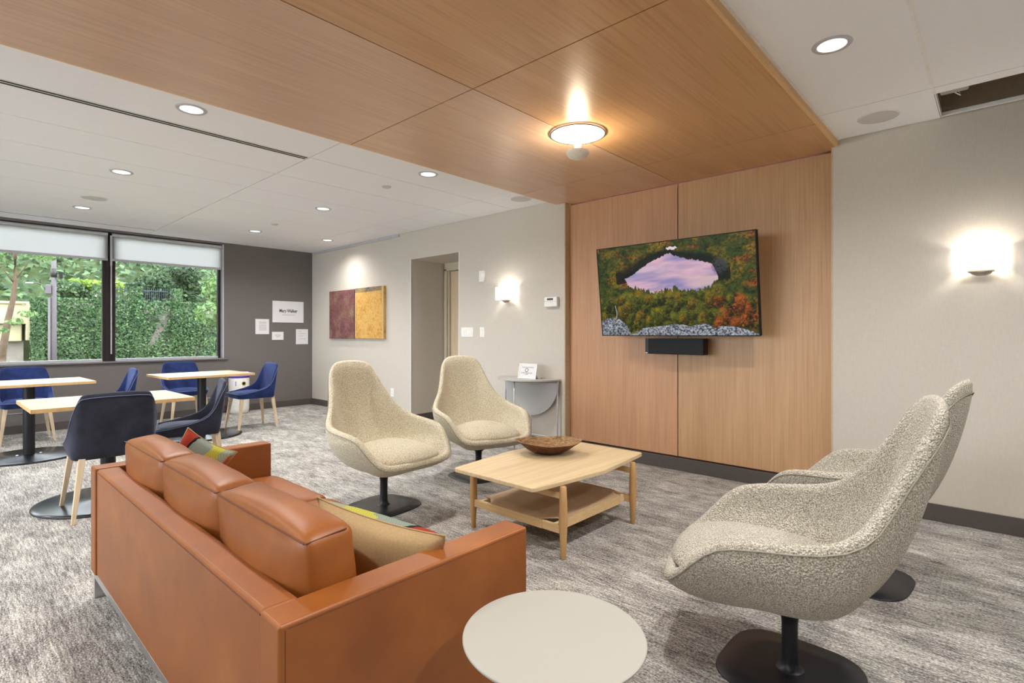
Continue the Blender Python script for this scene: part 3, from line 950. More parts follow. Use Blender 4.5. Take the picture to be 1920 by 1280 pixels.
def make_shell(name, rim, ctl, p0, thick, mat, parent, n=26, m=11, sub=1, box=False):
    P0, cols, full = shell_surface(rim, ctl, p0, n, m, box)
    b = MB()
    c = b.bm.verts.new(P0)
    g = [[b.bm.verts.new(p) for p in col] for col in cols]
    N = len(g)
    for i in range(N):
        A, B = g[i], g[(i + 1) % N]
        b.bm.faces.new((c, A[0], B[0]))
        for j in range(len(A) - 1):
            b.bm.faces.new((A[j], A[j + 1], B[j + 1], B[j]))
    bmesh.ops.recalc_face_normals(b.bm, faces=b.bm.faces)
    # outward = downwards at the centre
    f0 = c.link_faces[0]
    if f0.normal.z > 0:
        bmesh.ops.reverse_faces(b.bm, faces=b.bm.faces)
    me = bpy.data.meshes.new(name); b.bm.to_mesh(me); b.bm.free()
    me.materials.append(M[mat])
    for p in me.polygons: p.use_smooth = True
    o = bpy.data.objects.new(name, me); C.objects.link(o); o.parent = parent
    s_ = o.modifiers.new('thick', 'SOLIDIFY'); s_.thickness = thick; s_.offset = -1; s_.use_even_offset = False
    s2 = o.modifiers.new('sub', 'SUBSURF'); s2.levels = sub; s2.render_levels = sub
    return o, cols, full

def cushion(name, xb, xf, w_b, w_f, z0, z1, dome, mat, parent, ex=3.0, tilt=0, n=40):
    """flat rounded cushion, superelliptic plan, domed top"""
    cx_ = (xb + xf) / 2; hx = (xf - xb) / 2
    b = MB()
    rows = []
    prof = [(0.0, 1), (.2, 1), (.4, 1), (.6, 1), (.78, 1), (.9, 1), (.97, 1), (1.0, .6), (1.0, .2), (.97, 0), (.8, 0), (.4, 0)]
    for i, (r, up) in enumerate(prof):
        row = []
        for k in range(n):
            a = 2 * PI * k / n
            ca, sa = math.cos(a), math.sin(a)
            den = (abs(ca) ** ex + abs(sa) ** ex) ** (1 / ex)
            ux, uy = ca / den, sa / den
            x = cx_ + hx * ux * r
            if i >= 8: x = cx_ + .034 + hx * ux * r * .87
            w = (w_b + (w_f - w_b) * (x - xb) / (xf - xb)) * (.92 if i >= 8 else 1)
            y = w * uy * r
            zt = z1 + dome * (1 - r ** 2.2) + tilt * (x - cx_)
            zb = z0 + tilt * (x - cx_)
            if i < 7: z = zt - (.012 if i == 6 else 0)
            elif i == 7: z = zt - .022
            elif i == 8: z = zb + .012
            else: z = zb
            row.append((x, y, z))
        rows.append(row)
    g = b.grid(rows, closed=True)
    b.bm.faces.new(g[-1])
    return b.build(name, mat, parent, True, weld=True, sub=1)

# ---- swivel lounge chair (faces local +x)
RIM = [(.418, 0, .350), (.416, .13, .350), (.400, .255, .356), (.350, .315, .392), (.283, .350, .470), (.215, .368, .535), (.13, .380, .563), (-.02, .384, .578),
       (-.135, .366, .598), (-.212, .322, .640), (-.262, .274, .705), (-.318, .238, .805), (-.375, .208, .900), (-.418, .168, .972), (-.441, .085, 1.0), (-.447, 0, 1.004)]
CTL = [(.46, .82, .38), (.46, .83, .38), (.50, .88, .38), (.54, .93, .38), (.58, .97, .40), (.60, 1.0, .42), (.62, 1.02, .43), (.62, 1.03, .43),
       (.59, 1.03, .40), (.56, 1.02, .37), (.53, .99, .34), (.50, .94, .32), (.48, .89, .31), (.46, .84, .30), (.45, .82, .30), (.45, .82, .30)]
def lounge(label, loc, rz, mat, group, base_rot=0):
    t = thing('lounge_chair', label, 'armchair', loc, rz, group)
    sh, cols, full = make_shell('shell', RIM, CTL, (-.03, 0, .243), .046, mat, t)
    b = MB()
    j = -2
    path = [cols[i][-1] * .55 + cols[i][-2] * .45 for i in range(len(cols))]
    cen = Vector((-.03, 0, .5))
    b.tube([p + (Vector((p.x - cen.x, p.y - cen.y, 0)).normalized() * .0015) for p in path], .0026, 6, closed=True)
    b.build('piping', 'piping', sh, True)
    cushion('seat_cushion', -.240, .400, .235, .280, .345, .388, .088, mat, t, 3.0, .05)
    b = MB()
    b.lathe([(.075, .255), (.07, .235), (.030, .205), (.0265, .17), (.0265, .04), (.031, .022), (.045, .012), (.05, .008)], 28)
    b.build('pedestal', 'black_metal', t, True)
    # base plate: square with bowed sides, rounded corners, thin edge rising to centre
    pts = []
    n = 64
    for k in range(n):
        a = 2 * PI * k / n
        ex = 3.4
        den = (abs(math.cos(a)) ** ex + abs(math.sin(a)) ** ex) ** (1 / ex)
        pts.append((math.cos(a) / den, math.sin(a) / den))
    b = MB()
    rows = [[(x * r, y * r, z) for x, y in pts] for r, z in ((.222, 0), (.225, .002), (.222, .006), (.14, .008), (.05, .011), (.02, .012))]
    g = b.grid(rows, closed=True)
    b.bm.faces.new(g[0]); b.bm.faces.new(g[-1])
    o = b.build('base_plate', 'black_metal', t, True)
    o.rotation_euler = (0, 0, base_rot)
    return t
CG = 'cream armchairs left of the coffee table'
GG = 'grey armchairs right of the coffee table'
lounge('cream boucle swivel armchair nearest the leather sofa, left of coffee table', (-3.165, 2.11, 0), R(3), 'boucle_cream', CG, R(6))
lounge('cream boucle swivel armchair nearer the alcove and half round table', (-3.255, 3.108, 0), R(-19), 'boucle_cream', CG, R(14))
lounge('pale grey tweed swivel armchair in the right foreground', (-.555, 2.06, 0), R(195), 'boucle_grey', GG, R(-14))
lounge('pale grey tweed swivel armchair mostly hidden behind the foreground one', (-.53, 3.09, 0), R(173), 'boucle_grey', GG, R(3))

# ---- dining chair (faces local +x)
RIM2 = [(.235, 0, .448), (.234, .15, .448), (.222, .208, .449), (.16, .228, .456), (.05, .238, .478), (-.06, .243, .508), (-.135, .243, .550), (-.185, .238, .625), (-.215, .226, .70),
        (-.245, .210, .765), (-.262, .196, .797), (-.270, .172, .812), (-.272, .10, .818), (-.273, 0, .820)]
CTL2 = [(.225, 0, 0), (.225, .14, 0), (.212, .198, 0), (.15, .215, 0), (.05, .222, 0), (-.05, .226, 0), (-.11, .228, 0), (-.15, .228, 0), (-.18, .225, 0),
        (-.20, .215, 0), (-.212, .195, 0), (-.218, .165, 0), (-.22, .09, 0), (-.222, 0, 0)]
def dining(label, loc, rz, group, mat='velvet'):
    t = thing('dining_chair', label, 'chair', loc, rz, group)
    sh, cols, full = make_shell('shell', RIM2, CTL2, (-.01, 0, .385), .030, mat, t, 26, 9, 1, True)
    b = MB(); b.tube([p * .55 + c_[-2] * .45 + Vector((p.x, p.y, 0)).normalized() * .0008 for p, c_ in zip(full, cols)], .0022, 6, closed=True); b.build('piping', 'velvet_piping', sh, True)
    cushion('seat_pad', -.20, .222, .195, .205, .41, .452, .026, mat, t, 4.0)
    for sx, sy in ((1, 1), (1, -1), (-1, 1), (-1, -1)):
        b = MB(); b.taper((sx * .185 - .01, sy * .175, .40), (sx * .236 - .005, sy * .225, 0), .042, .024, .036, .022)
        b.build('leg', 'birch_leg', t, bevel=.003)
    return t
DG = 'velvet dining chairs'
ch = dining('dark velvet dining chair seen from behind, just beyond the sofa corner', (-4.52, .80, 0), R(180), DG, 'velvet_slate')
ch2 = dining('dark velvet dining chair in side view between sofa and nearest table', (-4.93, 1.40, 0), R(-103), DG, 'velvet_slate')
ch4 = dining('blue velvet dining chair facing the camera at the far left', (-8.03, .67, 0), R(0), DG)
dup(ch4, (-7.08, 1.22, 0), R(-92), 'blue velvet dining chair whose back rises behind the nearest oak table', DG)
dup(ch4, (-8.03, 2.25, 0), R(0), 'blue velvet dining chair facing the camera behind the far table, under window', DG)
dup(ch4, (-7.08, 2.73, 0), R(-90), 'bright blue velvet dining chair in side view next to the white bin', DG)

# ---- cafe tables
def cafe(label, x, y, rz):
    t = thing('cafe_table', label, 'table', (x, y, 0), rz, 'rectangular cafe tables')
    b = MB(); b.box(-.36, .36, -.455, .455, .704, .730); b.build('tabletop', 'laminate_oak', t, bevel=.002)
    b = MB()
    e = .0012
    b.box(-.36 - e, .36 + e, -.455 - e, -.452, .7045, .7285); b.box(-.36 - e, .36 + e, .452, .455 + e, .7045, .7285)
    b.box(-.36 - e, -.357, -.455, .455, .7045, .7285); b.box(.357, .36 + e, -.455, .455, .7045, .7285)
    b.build('edge_band', 'table_edge', t)
    b = MB(); b.lathe([(.046, .02), (.046, .69)], 24); b.box(-.2, .2, -.2, .2, .69, .704); b.build('column', 'black_metal', t)
    b = MB(); b.lathe([(.42, 0), (.425, .004), (.42, .012), (.39, .017), (.07, .022), (.048, .03)], 64, cap=True); b.build('base_disc', 'black_gloss', t, True)
    for s in (-1, 1):
        b = MB(); b.lathe([(.012, .02), (.012, .027), (0, .03)], 12, (0, s * .085)); b.build('bolt', 'steel', t)
cafe('nearest pale oak topped table, in front of the window, behind the sofa', -4.76, .838, R(1))
cafe('pale oak topped table cut by the left edge of the photo', -6.98, .605, R(2))
cafe('pale oak topped table under the window beside the white bin', -6.92, 2.11, R(3))

# ---- waste bin
M['purple'] = plain('purple_bag', lin(96, 70, 190), .5)
M['gold'] = plain('gold_seal', lin(200, 180, 60), .5)
t = thing('waste_bin', 'white round waste bin with purple liner band against the charcoal wall', 'waste bin', (-8.47, 3.09, 0))
b = MB(); b.lathe([(.115, 0), (.132, .02), (.140, .08), (.142, .52), (.138, .54)], 36); b.build('body', 'white_plastic', t, True)
b = MB(); b.lathe([(.144, .54), (.144, .575)], 36); b.build('liner_band', 'purple', t, True)
b = MB(); b.lathe([(.143, .575), (.143, .605), (.13, .618), (0, .625)], 36); b.build('lid', 'white_plastic', t, True)
sd = Vector((.9, -.25, 0)).normalized()
for r_a, mm, dd, nm in ((.03, 'gold', .1425, 'seal_ring'), (.022, 'black_plastic', .1435, 'seal')):
    b = MB(); b.lathe([(r_a, -.002), (r_a, .002)], 24); o = b.build(nm, mm, t)
    dv = Vector((.86, .10, 0)).normalized()
    o.location = dv * dd + Vector((0, 0, .455)); o.rotation_euler = dv.to_track_quat('Z', 'Y').to_euler()
b = MB(); b.box(-.002, .002, -.004, .004, -.035, .035); dv = Vector((.72, -.55, 0)).normalized()
o = b.build('label_stripe', 'purple', t); o.location = dv * .143 + Vector((0, 0, .455)); o.rotation_euler = (0, 0, math.atan2(dv.y, dv.x))

# ================================================================== SOFA
sofa = thing('leather_sofa', 'cognac leather three seat sofa with its back to the camera', 'sofa', (0, 0, 0))
SX0, SX1, SY0, SY1, SZ, SB = -3.045, -1.085, .472, 1.245, .600, .125
AT = .095
b = MB(); b.box(SX0, SX0 + AT, SY0, SY1, SB, SZ); b.build('armrest', 'leather', sofa, bevel=.008, seg=3)
b = MB(); b.box(SX1 - AT, SX1, SY0, SY1, SB, SZ); b.build('armrest', 'leather', sofa, bevel=.008, seg=3)
b = MB(); b.box(SX0 + AT + .001, SX1 - AT - .001, SY0 + .006, SY0 + .092, SB, SZ - .003); b.build('back_frame', 'leather', sofa, bevel=.012, seg=4)
b = MB(); b.box(SX0 + AT, SX1 - AT, SY0 + .09, SY1 - .03, SB, .29); b.build('seat_deck', 'leather', sofa, bevel=.01)
b = MB()
for x in (SX0 + .004, SX1 - .014):
    pass
z = SZ - .004
b.tube([(SX1 - .0015, SY0 + .02, SZ - .010), (SX1 - .0015, SY1 - .015, SZ - .010)], .002, 6)
b.tube([(SX1 - .0015, SY0 + .014, SB + .01), (SX1 - .0015, SY0 + .014, SZ - .012)], .002, 6)
b.tube([(SX0 + AT + .01, SY0 + .0065, SZ - .014), (SX1 - AT - .01, SY0 + .0065, SZ - .014)], .002, 6)
b.build('seam_stitching', 'seam', sofa)
b = MB(); b.box(SX0 + .006, SX1 - .006, SY0 + .01, SY0 + .03, .092, SB - .001); b.box(SX0 + .006, SX1 - .006, SY1 - .05, SY1 - .02, .092, SB - .001)
b.box(SX0 + .006, SX0 + .03, SY0 + .03, SY1 - .05, .092, SB - .001); b.box(SX1 - .03, SX1 - .006, SY0 + .03, SY1 - .05, .092, SB - .001)
b.build('base_rail', 'steel', sofa, bevel=.002)
for x in (SX0 + .006, SX1 - .026):
    for y in (SY0 + .01, SY1 - .075):
        b = MB(); b.box(x, x + .02, y, y + .055, 0, .093); b.build('leg', 'steel', sofa, bevel=.002)

def puff(name, sx, sy, sz, mat, parent, edge=.03, bulge=(.0, .02, .02), loc=(0, 0, 0), rot=(0, 0, 0), n=14, seam=True, pw=2.2):
    """box cushion: rounded box that swells on its faces"""
    bm = bmesh.new()
    bmesh.ops.create_cube(bm, size=1)
    bmesh.ops.subdivide_edges(bm, edges=bm.edges, cuts=n, use_grid_fill=True)
    hx, hy, hz = sx / 2, sy / 2, sz / 2
    for v in bm.verts:
        u = Vector((v.co.x * 2, v.co.y * 2, v.co.z * 2))
        p = Vector((u.x * hx, u.y * hy, u.z * hz))
        q_ = Vector((max(-hx + edge, min(hx - edge, p.x)), max(-hy + edge, min(hy - edge, p.y)), max(-hz + edge, min(hz - edge, p.z))))
        d = p - q_
        if d.length > 1e-6: p = q_ + d.normalized() * edge
        fx = (1 - abs(u.x) ** pw); fy = (1 - abs(u.y) ** pw); fz = (1 - abs(u.z) ** pw)
        p.x += math.copysign(bulge[0], u.x) * (abs(u.x) ** 4) * fy * fz
        p.y += math.copysign(bulge[1], u.y) * (abs(u.y) ** 3) * fx * fz
        p.z += math.copysign(bulge[2], u.z) * (abs(u.z) ** 3) * fx * fy
        w = noise.noise(p * 9 + Vector(loc) * 3) * .0035
        p += Vector((w, w * .6, w))
        v.co = p
    me = bpy.data.meshes.new(name); bm.to_mesh(me); bm.free()
    me.materials.append(M[mat])
    for p in me.polygons: p.use_smooth = True
    o = bpy.data.objects.new(name, me); C.objects.link(o); o.parent = parent; o.location = loc; o.rotation_euler = rot
    return o
cw = (SX1 - SX0 - 2 * AT - .012) / 3
for i in range(3):
    xc = SX0 + AT + .006 + cw * (i + .5)
    puff('seat_cushion', cw - .006, .62, .16, 'leather', sofa, .028, (.0, .006, .014), (xc, .955, .352))
    o = puff('back_cushion', cw - .004, .136, .322, 'leather', sofa, .022, (.008, .034, .022), (xc, .656, .562), (R(5), 0, 0))
    b = MB(); e = cw / 2 - .02
    zz = .345 / 2 - .005
    zz = .320 / 2 - .004; e = cw / 2 - .008; yy_ = -.136 / 2 + .003
    b.tube([(-e, yy_, zz - .002), (e, yy_, zz - .002)], .0018, 6)
    b.tube([(e + .001, yy_, zz - .003), (e + .001, .045, zz - .003)], .0018, 6)
    b.build('seam', 'seam', o)

# scatter cushions
def lumbar(label, w, h, th, loc, rot):
    t = thing('scatter_cushion', label, 'cushion', loc, 0, 'patchwork scatter cushions on the sofa')
    t.rotation_euler = rot
    # local: x width, y height, z thickness; +z front
    n = 22
    for side, nm, mm in ((1, 'patterned_front', 'patchwork'), (-1, 'plain_back', 'canvas_beige')):
        rows = []
        for j in range(n + 1):
            row = []
            for i in range(n + 1):
                u, v_ = i / n * 2 - 1, j / n * 2 - 1
                pin = 1 - .11 * (1 - v_ * v_) * abs(u) ** 3
                pin2 = 1 - .12 * (1 - u * u) * abs(v_) ** 3
                x, y = u * w / 2 * pin, v_ * h / 2 * pin2
                k = max(0, (1 - u ** 2)) ** .5 * max(0, (1 - v_ ** 2)) ** .5
                wr = noise.noise(Vector((x * 11, y * 11, side * 3))) * .006 * k
                row.append((x, y, side * (th / 2 * k ** .8 + .0005) + wr))
            rows.append(row)
        b = MB(); b.grid(rows)
        b.build(nm, mm, t, True, sub=1)
    b = MB()
    path = []
    for k in range(80):
        f = k / 80 * 4; sgm = int(f); g_ = f - sgm
        u, v_ = ((-1 + 2 * g_, -1), (1, -1 + 2 * g_), (1 - 2 * g_, 1), (-1, 1 - 2 * g_))[sgm]
        pin = 1 - .11 * (1 - v_ * v_) * abs(u) ** 3; pin2 = 1 - .12 * (1 - u * u) * abs(v_) ** 3
        path.append((u * w / 2 * pin, v_ * h / 2 * pin2, 0))
    b.tube(path, .003, 6, closed=True); b.build('seam_edge', 'canvas_beige', t, True)
    return t
# stands on its long edge, front toward +y
lumbar('beige backed scatter cushion at the right end of the leather sofa', .54, .28, .17, (-1.405, .925, .512), (R(80), R(-2), R(191)))
lumbar('patchwork scatter cushion in red, grey and yellow by the far sofa arm', .25, .29, .14, (-2.845, .835, .560), (R(84), R(32), R(62)))

# ================================================================== COFFEE TABLE
ct = thing('coffee_table', 'light oak coffee table with boat shaped top and lower leather shelf', 'coffee table', (-2.062, 2.620, 0))
b = MB()
pts = []
def arc(cx_, cy_, r, a0, a1, n=6):
    return [(cx_ + r * math.cos(R(a0 + (a1 - a0) * i / n)), cy_ + r * math.sin(R(a0 + (a1 - a0) * i / n))) for i in range(n + 1)]
hx_, hy_, md = .312, .560, .062
pts += arc(hx_ - .025, -hy_ + .025, .025, -90, -5)
pts += [(hx_ + md * (1 - abs(k / 5 - 1)) ** .88, -hy_ + .03 + (2 * hy_ - .06) * k / 10) for k in range(1, 10)]
pts += arc(hx_ - .025, hy_ - .025, .025, 5, 90)
pts += arc(-hx_ + .025, hy_ - .025, .025, 90, 175)
pts += [(-hx_ - md * (1 - abs(k / 5 - 1)) ** .88, hy_ - .03 - (2 * hy_ - .06) * k / 10) for k in range(1, 10)]
pts += arc(-hx_ + .025, -hy_ + .025, .025, 185, 270)
b.prism(pts, .387, .410); b.build('tabletop', 'oak_light', ct, bevel=.004, seg=3)
for sx, sy in ((1, 1), (1, -1), (-1, 1), (-1, -1)):
    b = MB(); b.lathe([(.012, 0), (.0145, .004), (.020, .12), (.0235, .20), (.0215, .30), (.0175, .384), (.013, .388)], 20, (sx * .348, sy * .362)); b.build('leg', 'oak_leg', ct, True)
for sy in (1, -1):
    b = MB(); b.box(-.335, .335, sy * .362 - .010, sy * .362 + .010, .132, .178); b.build('end_rail', 'oak_rail', ct, bevel=.004)
    b = MB(); b.box(-.335, .335, sy * .362 - .009, sy * .362 + .009, .318, .352); b.build('top_rail', 'oak_rail', ct, bevel=.004)
for sx in (1, -1):
    b = MB(); b.box(sx * .285 - .011, sx * .285 + .011, -.352, .352, .134, .176); b.build('side_rail', 'oak_light', ct, bevel=.004)
b = MB(); rows = []
for j in range(25):
    v_ = j / 24 * 2 - 1
    row = []
    for i in range(17):
        u = i / 16 * 2 - 1
        yy = v_ * (.372 if abs(u) < .70 else .372 - .07 * min(1, (abs(u) - .70) / .1))
        row.append((u * .298, yy, .1795 - .012 * (1 - u * u) * (1 - v_ ** 4)))
    rows.append(row)
b.grid(rows)
o = b.build('leather_shelf', 'sling', ct, True); s_ = o.modifiers.new('t', 'SOLIDIFY'); s_.thickness = .004; s_.offset = 1
b = MB()
for sy in (1, -1):
    b.box(-.21, .21, sy * .374 - .002, sy * .374 + .002, .134, .181)
for sx in (1, -1):
    b.box(sx * .299 - .002, sx * .299 + .002, -.29, .29, .132, .181)
b.build('leather_fold', 'oak_rail', ct)

# carved bowl
bw = thing('wooden_bowl', 'carved dark wooden bowl with a worn rim on the coffee table', 'bowl', (-2.205, 2.735, .4105), R(38))
def bowl_rows(scale, zoff, prof):
    rows = []
    n = 48
    for r, z in prof:
        row = []
        for k in range(n):
            a = 2 * PI * k / n
            wob = 1 + .035 * math.sin(3 * a + 1) * (r / .2) + .02 * math.sin(7 * a) * (r / .2)
            zz = z + zoff + (.008 * math.sin(2 * a + .7) * (r / .2) ** 3)
            row.append((1.10 * r * wob * math.cos(a) * scale, .86 * r * wob * math.sin(a) * scale, zz))
        rows.append(row)
    return rows
b = MB(); g = b.grid(bowl_rows(1, 0, [(.02, 0), (.07, .002), (.10, .012), (.135, .032), (.175, .062), (.197, .078), (.199, .082)]), True); b.bm.faces.new(g[0])
b.build('outer_body', 'bowl_out', bw, True)
b = MB(); g = b.grid(bowl_rows(1, 0, [(.199, .082), (.195, .084), (.188, .079), (.15, .050), (.11, .032), (.06, .024), (.015, .022)]), True); b.bm.faces.new(g[-1])
b.build('hollow_inside', 'bowl_in', bw, True)

# ================================================================== SIDE TABLE
t = thing('side_table', 'round white side table beside the near end of the sofa', 'side table', (-.768, .975, 0))
b = MB(); b.lathe([(0, .482), (.19, .482), (.207, .490), (.212, .496), (.212, .499), (.210, .5005), (0, .5005)], 96, cap=False); b.build('tabletop', 'white_top', t, True)
t_top = [o for o in bpy.data.objects if o.parent == t][0]
md_ = t_top.modifiers.new('e', 'EDGE_SPLIT'); md_.split_angle = R(30)
b = MB(); b.lathe([(.045, .481), (.019, .46), (.019, .03), (.03, .012)], 24); b.build('column', 'white_metal', t, True)
b = MB(); b.lathe([(.165, 0), (.168, .004), (.165, .009), (.03, .014)], 64); b.build('base_disc', 'white_metal', t, True)

# ================================================================== CONSOLE
t = thing('console_table', 'grey half round wall table on thin metal legs beside the wood wall', 'console table', (-3.70, YW - .014, 0))
r_ = .385
b = MB(); b.prism([(r_ * math.cos(PI + PI * k / 40), r_ * math.sin(PI + PI * k / 40)) for k in range(41)], .716, .732); b.build('tabletop', 'table_grey', t, bevel=.002)
b = MB()
pts = [(r_ * .985 * math.cos(PI + PI * k / 40), r_ * .985 * math.sin(PI + PI * k / 40)) for k in range(41)]
vs = b.prism(pts, 0, .012)
for v in vs: v.co = Vector((v.co.x, -.034 + v.co.z, .712 + v.co.y))
b.build('dropped_leaf', 'table_grey', t)
for x, y in ((-.365, -.03), (.365, -.03), (.045, -.335), (-.0, -.018)):
    b = MB(); b.tube([(x, y, 0), (x, y, .716)], .0075, 8); b.build('leg', 'grey_alu', t, True)
b = MB()
b.tube([(-.365, -.03, .13), (.365, -.03, .13)], .006, 8); b.tube([(-.365, -.03, .13), (.045, -.335, .13), (.365, -.03, .13)], .006, 8)
b.tube([(-.365, -.03, .70), (.045, -.335, .70), (.365, -.03, .70)], .006, 8)
b.build('stretcher', 'grey_alu', t, True)
fr_ = thing('framed_notice', 'small white framed notice standing on the half round table', 'picture frame', (-3.612, 4.135, .7325), R(7))
fr_.rotation_euler = (R(-14), 0, R(7))
b = MB()
b.box(-.112, .112, -.006, .006, 0, .012); b.box(-.112, .112, -.006, .006, .146, .158); b.box(-.112, -.098, -.006, .006, .012, .146); b.box(.098, .112, -.006, .006, .012, .146)
b.build('frame', 'white_plastic', fr_, bevel=.002)
b = MB(); b.box(-.1, .1, -.002, .004, .01, .148); b.build('sheet', 'paper', fr_)
b = MB()
for z, a0, a1 in ((.118, -.075, .070), (.058, -.078, .060)):
    x = a0
    while x < a1:
        wl = random.uniform(.006, .018); b.box(x, min(x + wl, a1), -.0028, -.002, z, z + .005); x += wl + .004
b.box(-.025, .012, -.0028, -.002, .045, .049)
b.build('printed_lines', 'ink', fr_)
b = MB(); b.lathe([(.015, -.001), (.021, -.001), (.021, 0), (.015, 0)], 24, cap=False); o = b.build('emblem', 'ink', fr_, loc=(-.012, -.0025, .090)); o.rotation_euler = (PI / 2, 0, 0)
b = MB(); b.box(-.03, .03, .0, .004, -.12, 0); o = b.build('easel_back', 'black_plastic', fr_, loc=(.05, .006, .105)); o.rotation_euler = (R(38), 0, 0)
b = MB(); b.box(-.025, .02, -.01, .01, 0, .003); b.box(-.02, -.0, -.003, .006, .003, .016)
tag(b.build('small_tag', 'nickel', None, bevel=.001, loc=(-3.46, 4.20, .7325)), 'tiny grey tag lying on the half round table right of the frame', 'tag')

# ================================================================== OUTDOORS
def leaf_mat(name, c1, c2, c3, trans=.35):
    t = NT(name)
    a = t.noise(t.coord(), 1.7, 4, .7)
    oi = t.n('ShaderNodeNewGeometry')
    k = t.mix(.6, a, oi.outputs['Random Per Island'])
    cc = t.ramp(k, [(.25, c1), (.5, c2), (.75, c3)])
    t.col(cc)
    tr = t.n('ShaderNodeBsdfTranslucent'); t.l(cc, tr.inputs[0])
    mx = t.n('ShaderNodeMixShader'); mx.inputs[0].default_value = trans
    t.set(.6, 0, .3)
    t.l(t.b.outputs[0], mx.inputs[1]); t.l(tr.outputs[0], mx.inputs[2])
    t.l(mx.outputs[0], t.t.nodes['Material Output'].inputs[0])
    return t.m
M['ivy'] = leaf_mat('ivy_leaf', lin(37, 61, 36), lin(60, 88, 51), lin(89, 115, 72), .2)
M['leaf_mid'] = leaf_mat('tree_leaf_mid', lin(48, 68, 44), lin(73, 96, 63), lin(103, 125, 87))
M['leaf_light'] = leaf_mat('tree_leaf_light', lin(72, 98, 55), lin(101, 129, 75), lin(129, 154, 99), .4)
M['leaf_lime'] = leaf_mat('leaf_lime', lin(96, 125, 43), lin(127, 156, 60), lin(153, 177, 86), .4)
M['leaf_dark'] = leaf_mat('leaf_dark', lin(29, 46, 30), lin(46, 68, 43), lin(67, 89, 56), .2)

rng = np.random.RandomState(11)
def leaf_mesh(name, pos, nrm, size, mat, parent=None, spread=.6):
    """pos, nrm: arrays (n,3). each leaf is a folded rhombus of two triangles"""
    n = len(pos)
    nr = nrm + rng.normal(0, spread, (n, 3)); nr /= np.linalg.norm(nr, axis=1)[:, None] + 1e-9
    rv = rng.normal(0, 1, (n, 3)); a = np.cross(nr, rv); a /= np.linalg.norm(a, axis=1)[:, None] + 1e-9
    bb_ = np.cross(nr, a)
    s = (size * rng.uniform(.6, 1.35, n))[:, None]
    p0 = pos - a * s; p2 = pos + a * s
    p1 = pos + bb_ * s * .62 + nr * s * .25; p3 = pos - bb_ * s * .62 + nr * s * .25
    co = np.stack([p0, p1, p2, p3], 1).reshape(-1, 3)
    base = np.arange(n)[:, None] * 4
    tri = np.concatenate([base + np.array([0, 1, 2]), base + np.array([0, 2, 3])], 1).reshape(-1, 3)
    me = bpy.data.meshes.new(name)
    me.vertices.add(len(co)); me.vertices.foreach_set('co', co.ravel())
    me.loops.add(tri.size); me.loops.foreach_set('vertex_index', tri.ravel())
    me.polygons.add(len(tri)); me.polygons.foreach_set('loop_start', np.arange(0, tri.size, 3)); me.polygons.foreach_set('loop_total', np.full(len(tri), 3))
    me.update(calc_edges=True)
    me.materials.append(M[mat])
    o = bpy.data.objects.new(name, me); C.objects.link(o)
    if parent: o.parent = parent
    return o
def crown_pts(blobs, n):
    """points on many ellipsoid shells"""
    P, N = [], []
    wts = np.array([bl[3] * bl[4] for bl in blobs]); wts = wts / wts.sum()
    for bl, w in zip(blobs, wts):
        k = max(8, int(n * w))
        d = rng.normal(0, 1, (k, 3)); d /= np.linalg.norm(d, axis=1)[:, None]
        rr = rng.uniform(.72, 1.05, (k, 1))
        P.append(np.array(bl[:3]) + d * rr * np.array([bl[3], bl[3], bl[4]])); N.append(d)
    return np.concatenate(P), np.concatenate(N)

GX = -16.0
b = MB(); b.box(-40, XW - .25, -30, 34, -1.3, -1.2)
struct(b.build('ground', 'soil'))
b = MB(); b.box(XW - .25, 30, -30, YB - .15, -1.3, -1.2)  # unseen pale ground added to bounce daylight up to the ceiling
struct(b.build('ground', 'bounce_paving'))
# retaining wall with ivy
b = MB(); b.box(GX - .4, GX, 1.60, 14, -1.3, 1.93)
for y in (2.54, 3.26, 4.14): b.box(GX - .2, GX + .06, y + .05, y + .15, -1.3, 2.28)
b.box(GX - .35, GX + .12, 1.44, 1.62, -1.3, 1.99)
tag(b.build('retaining_wall', 'grey_concrete'), 'tall retaining wall outside the window, overgrown with ivy', 'wall')
n = 26000
yy = rng.uniform(1.45, 7.5, n); zz = rng.uniform(-.2, 2.02, n)
bare = np.hypot((yy - 3.90 - (zz - 1.4) * .45) / .11, (zz - 1.35) / .5) < 1
keep = ~bare | (rng.rand(n) < .12)
yy, zz = yy[keep], zz[keep]
swell = np.array([noise.noise((y * 1.3, z * 1.3, 0)) * .12 for y, z in zip(yy, zz)])
pos = np.stack([GX + .15 + swell + rng.uniform(0, .08, len(yy)), yy, zz], 1)
nrm = np.tile([1.0, 0, .35], (len(yy), 1))
o = leaf_mesh('ivy', pos, nrm, .036, 'ivy', None, .45)
tag(o, 'dense green ivy covering the retaining wall outside', 'ivy', None, 'stuff')
P, N = [], []
for y in (1.53, 2.63, 3.36, 4.24):
    k = 1500
    a = rng.uniform(-PI / 2, PI / 2, k); z_ = rng.uniform(.3, 2.36 if y > 2 else 2.02, k)
    P.append(np.stack([GX + .13 + .14 * np.cos(a), y + .13 * np.sin(a), z_], 1)); N.append(np.stack([np.cos(a), np.sin(a), a * 0 + .2], 1))
o = leaf_mesh('ivy', np.concatenate(P), np.concatenate(N), .034, 'ivy', None, .45)
tag(o, 'ivy wrapped round the wall pillars beside the iron fence', 'ivy', None, 'stuff')
b = MB(); b.box(-18.6, GX - .4, 1.6, 14, -1.3, 1.88); struct(b.build('ground', 'soil'))
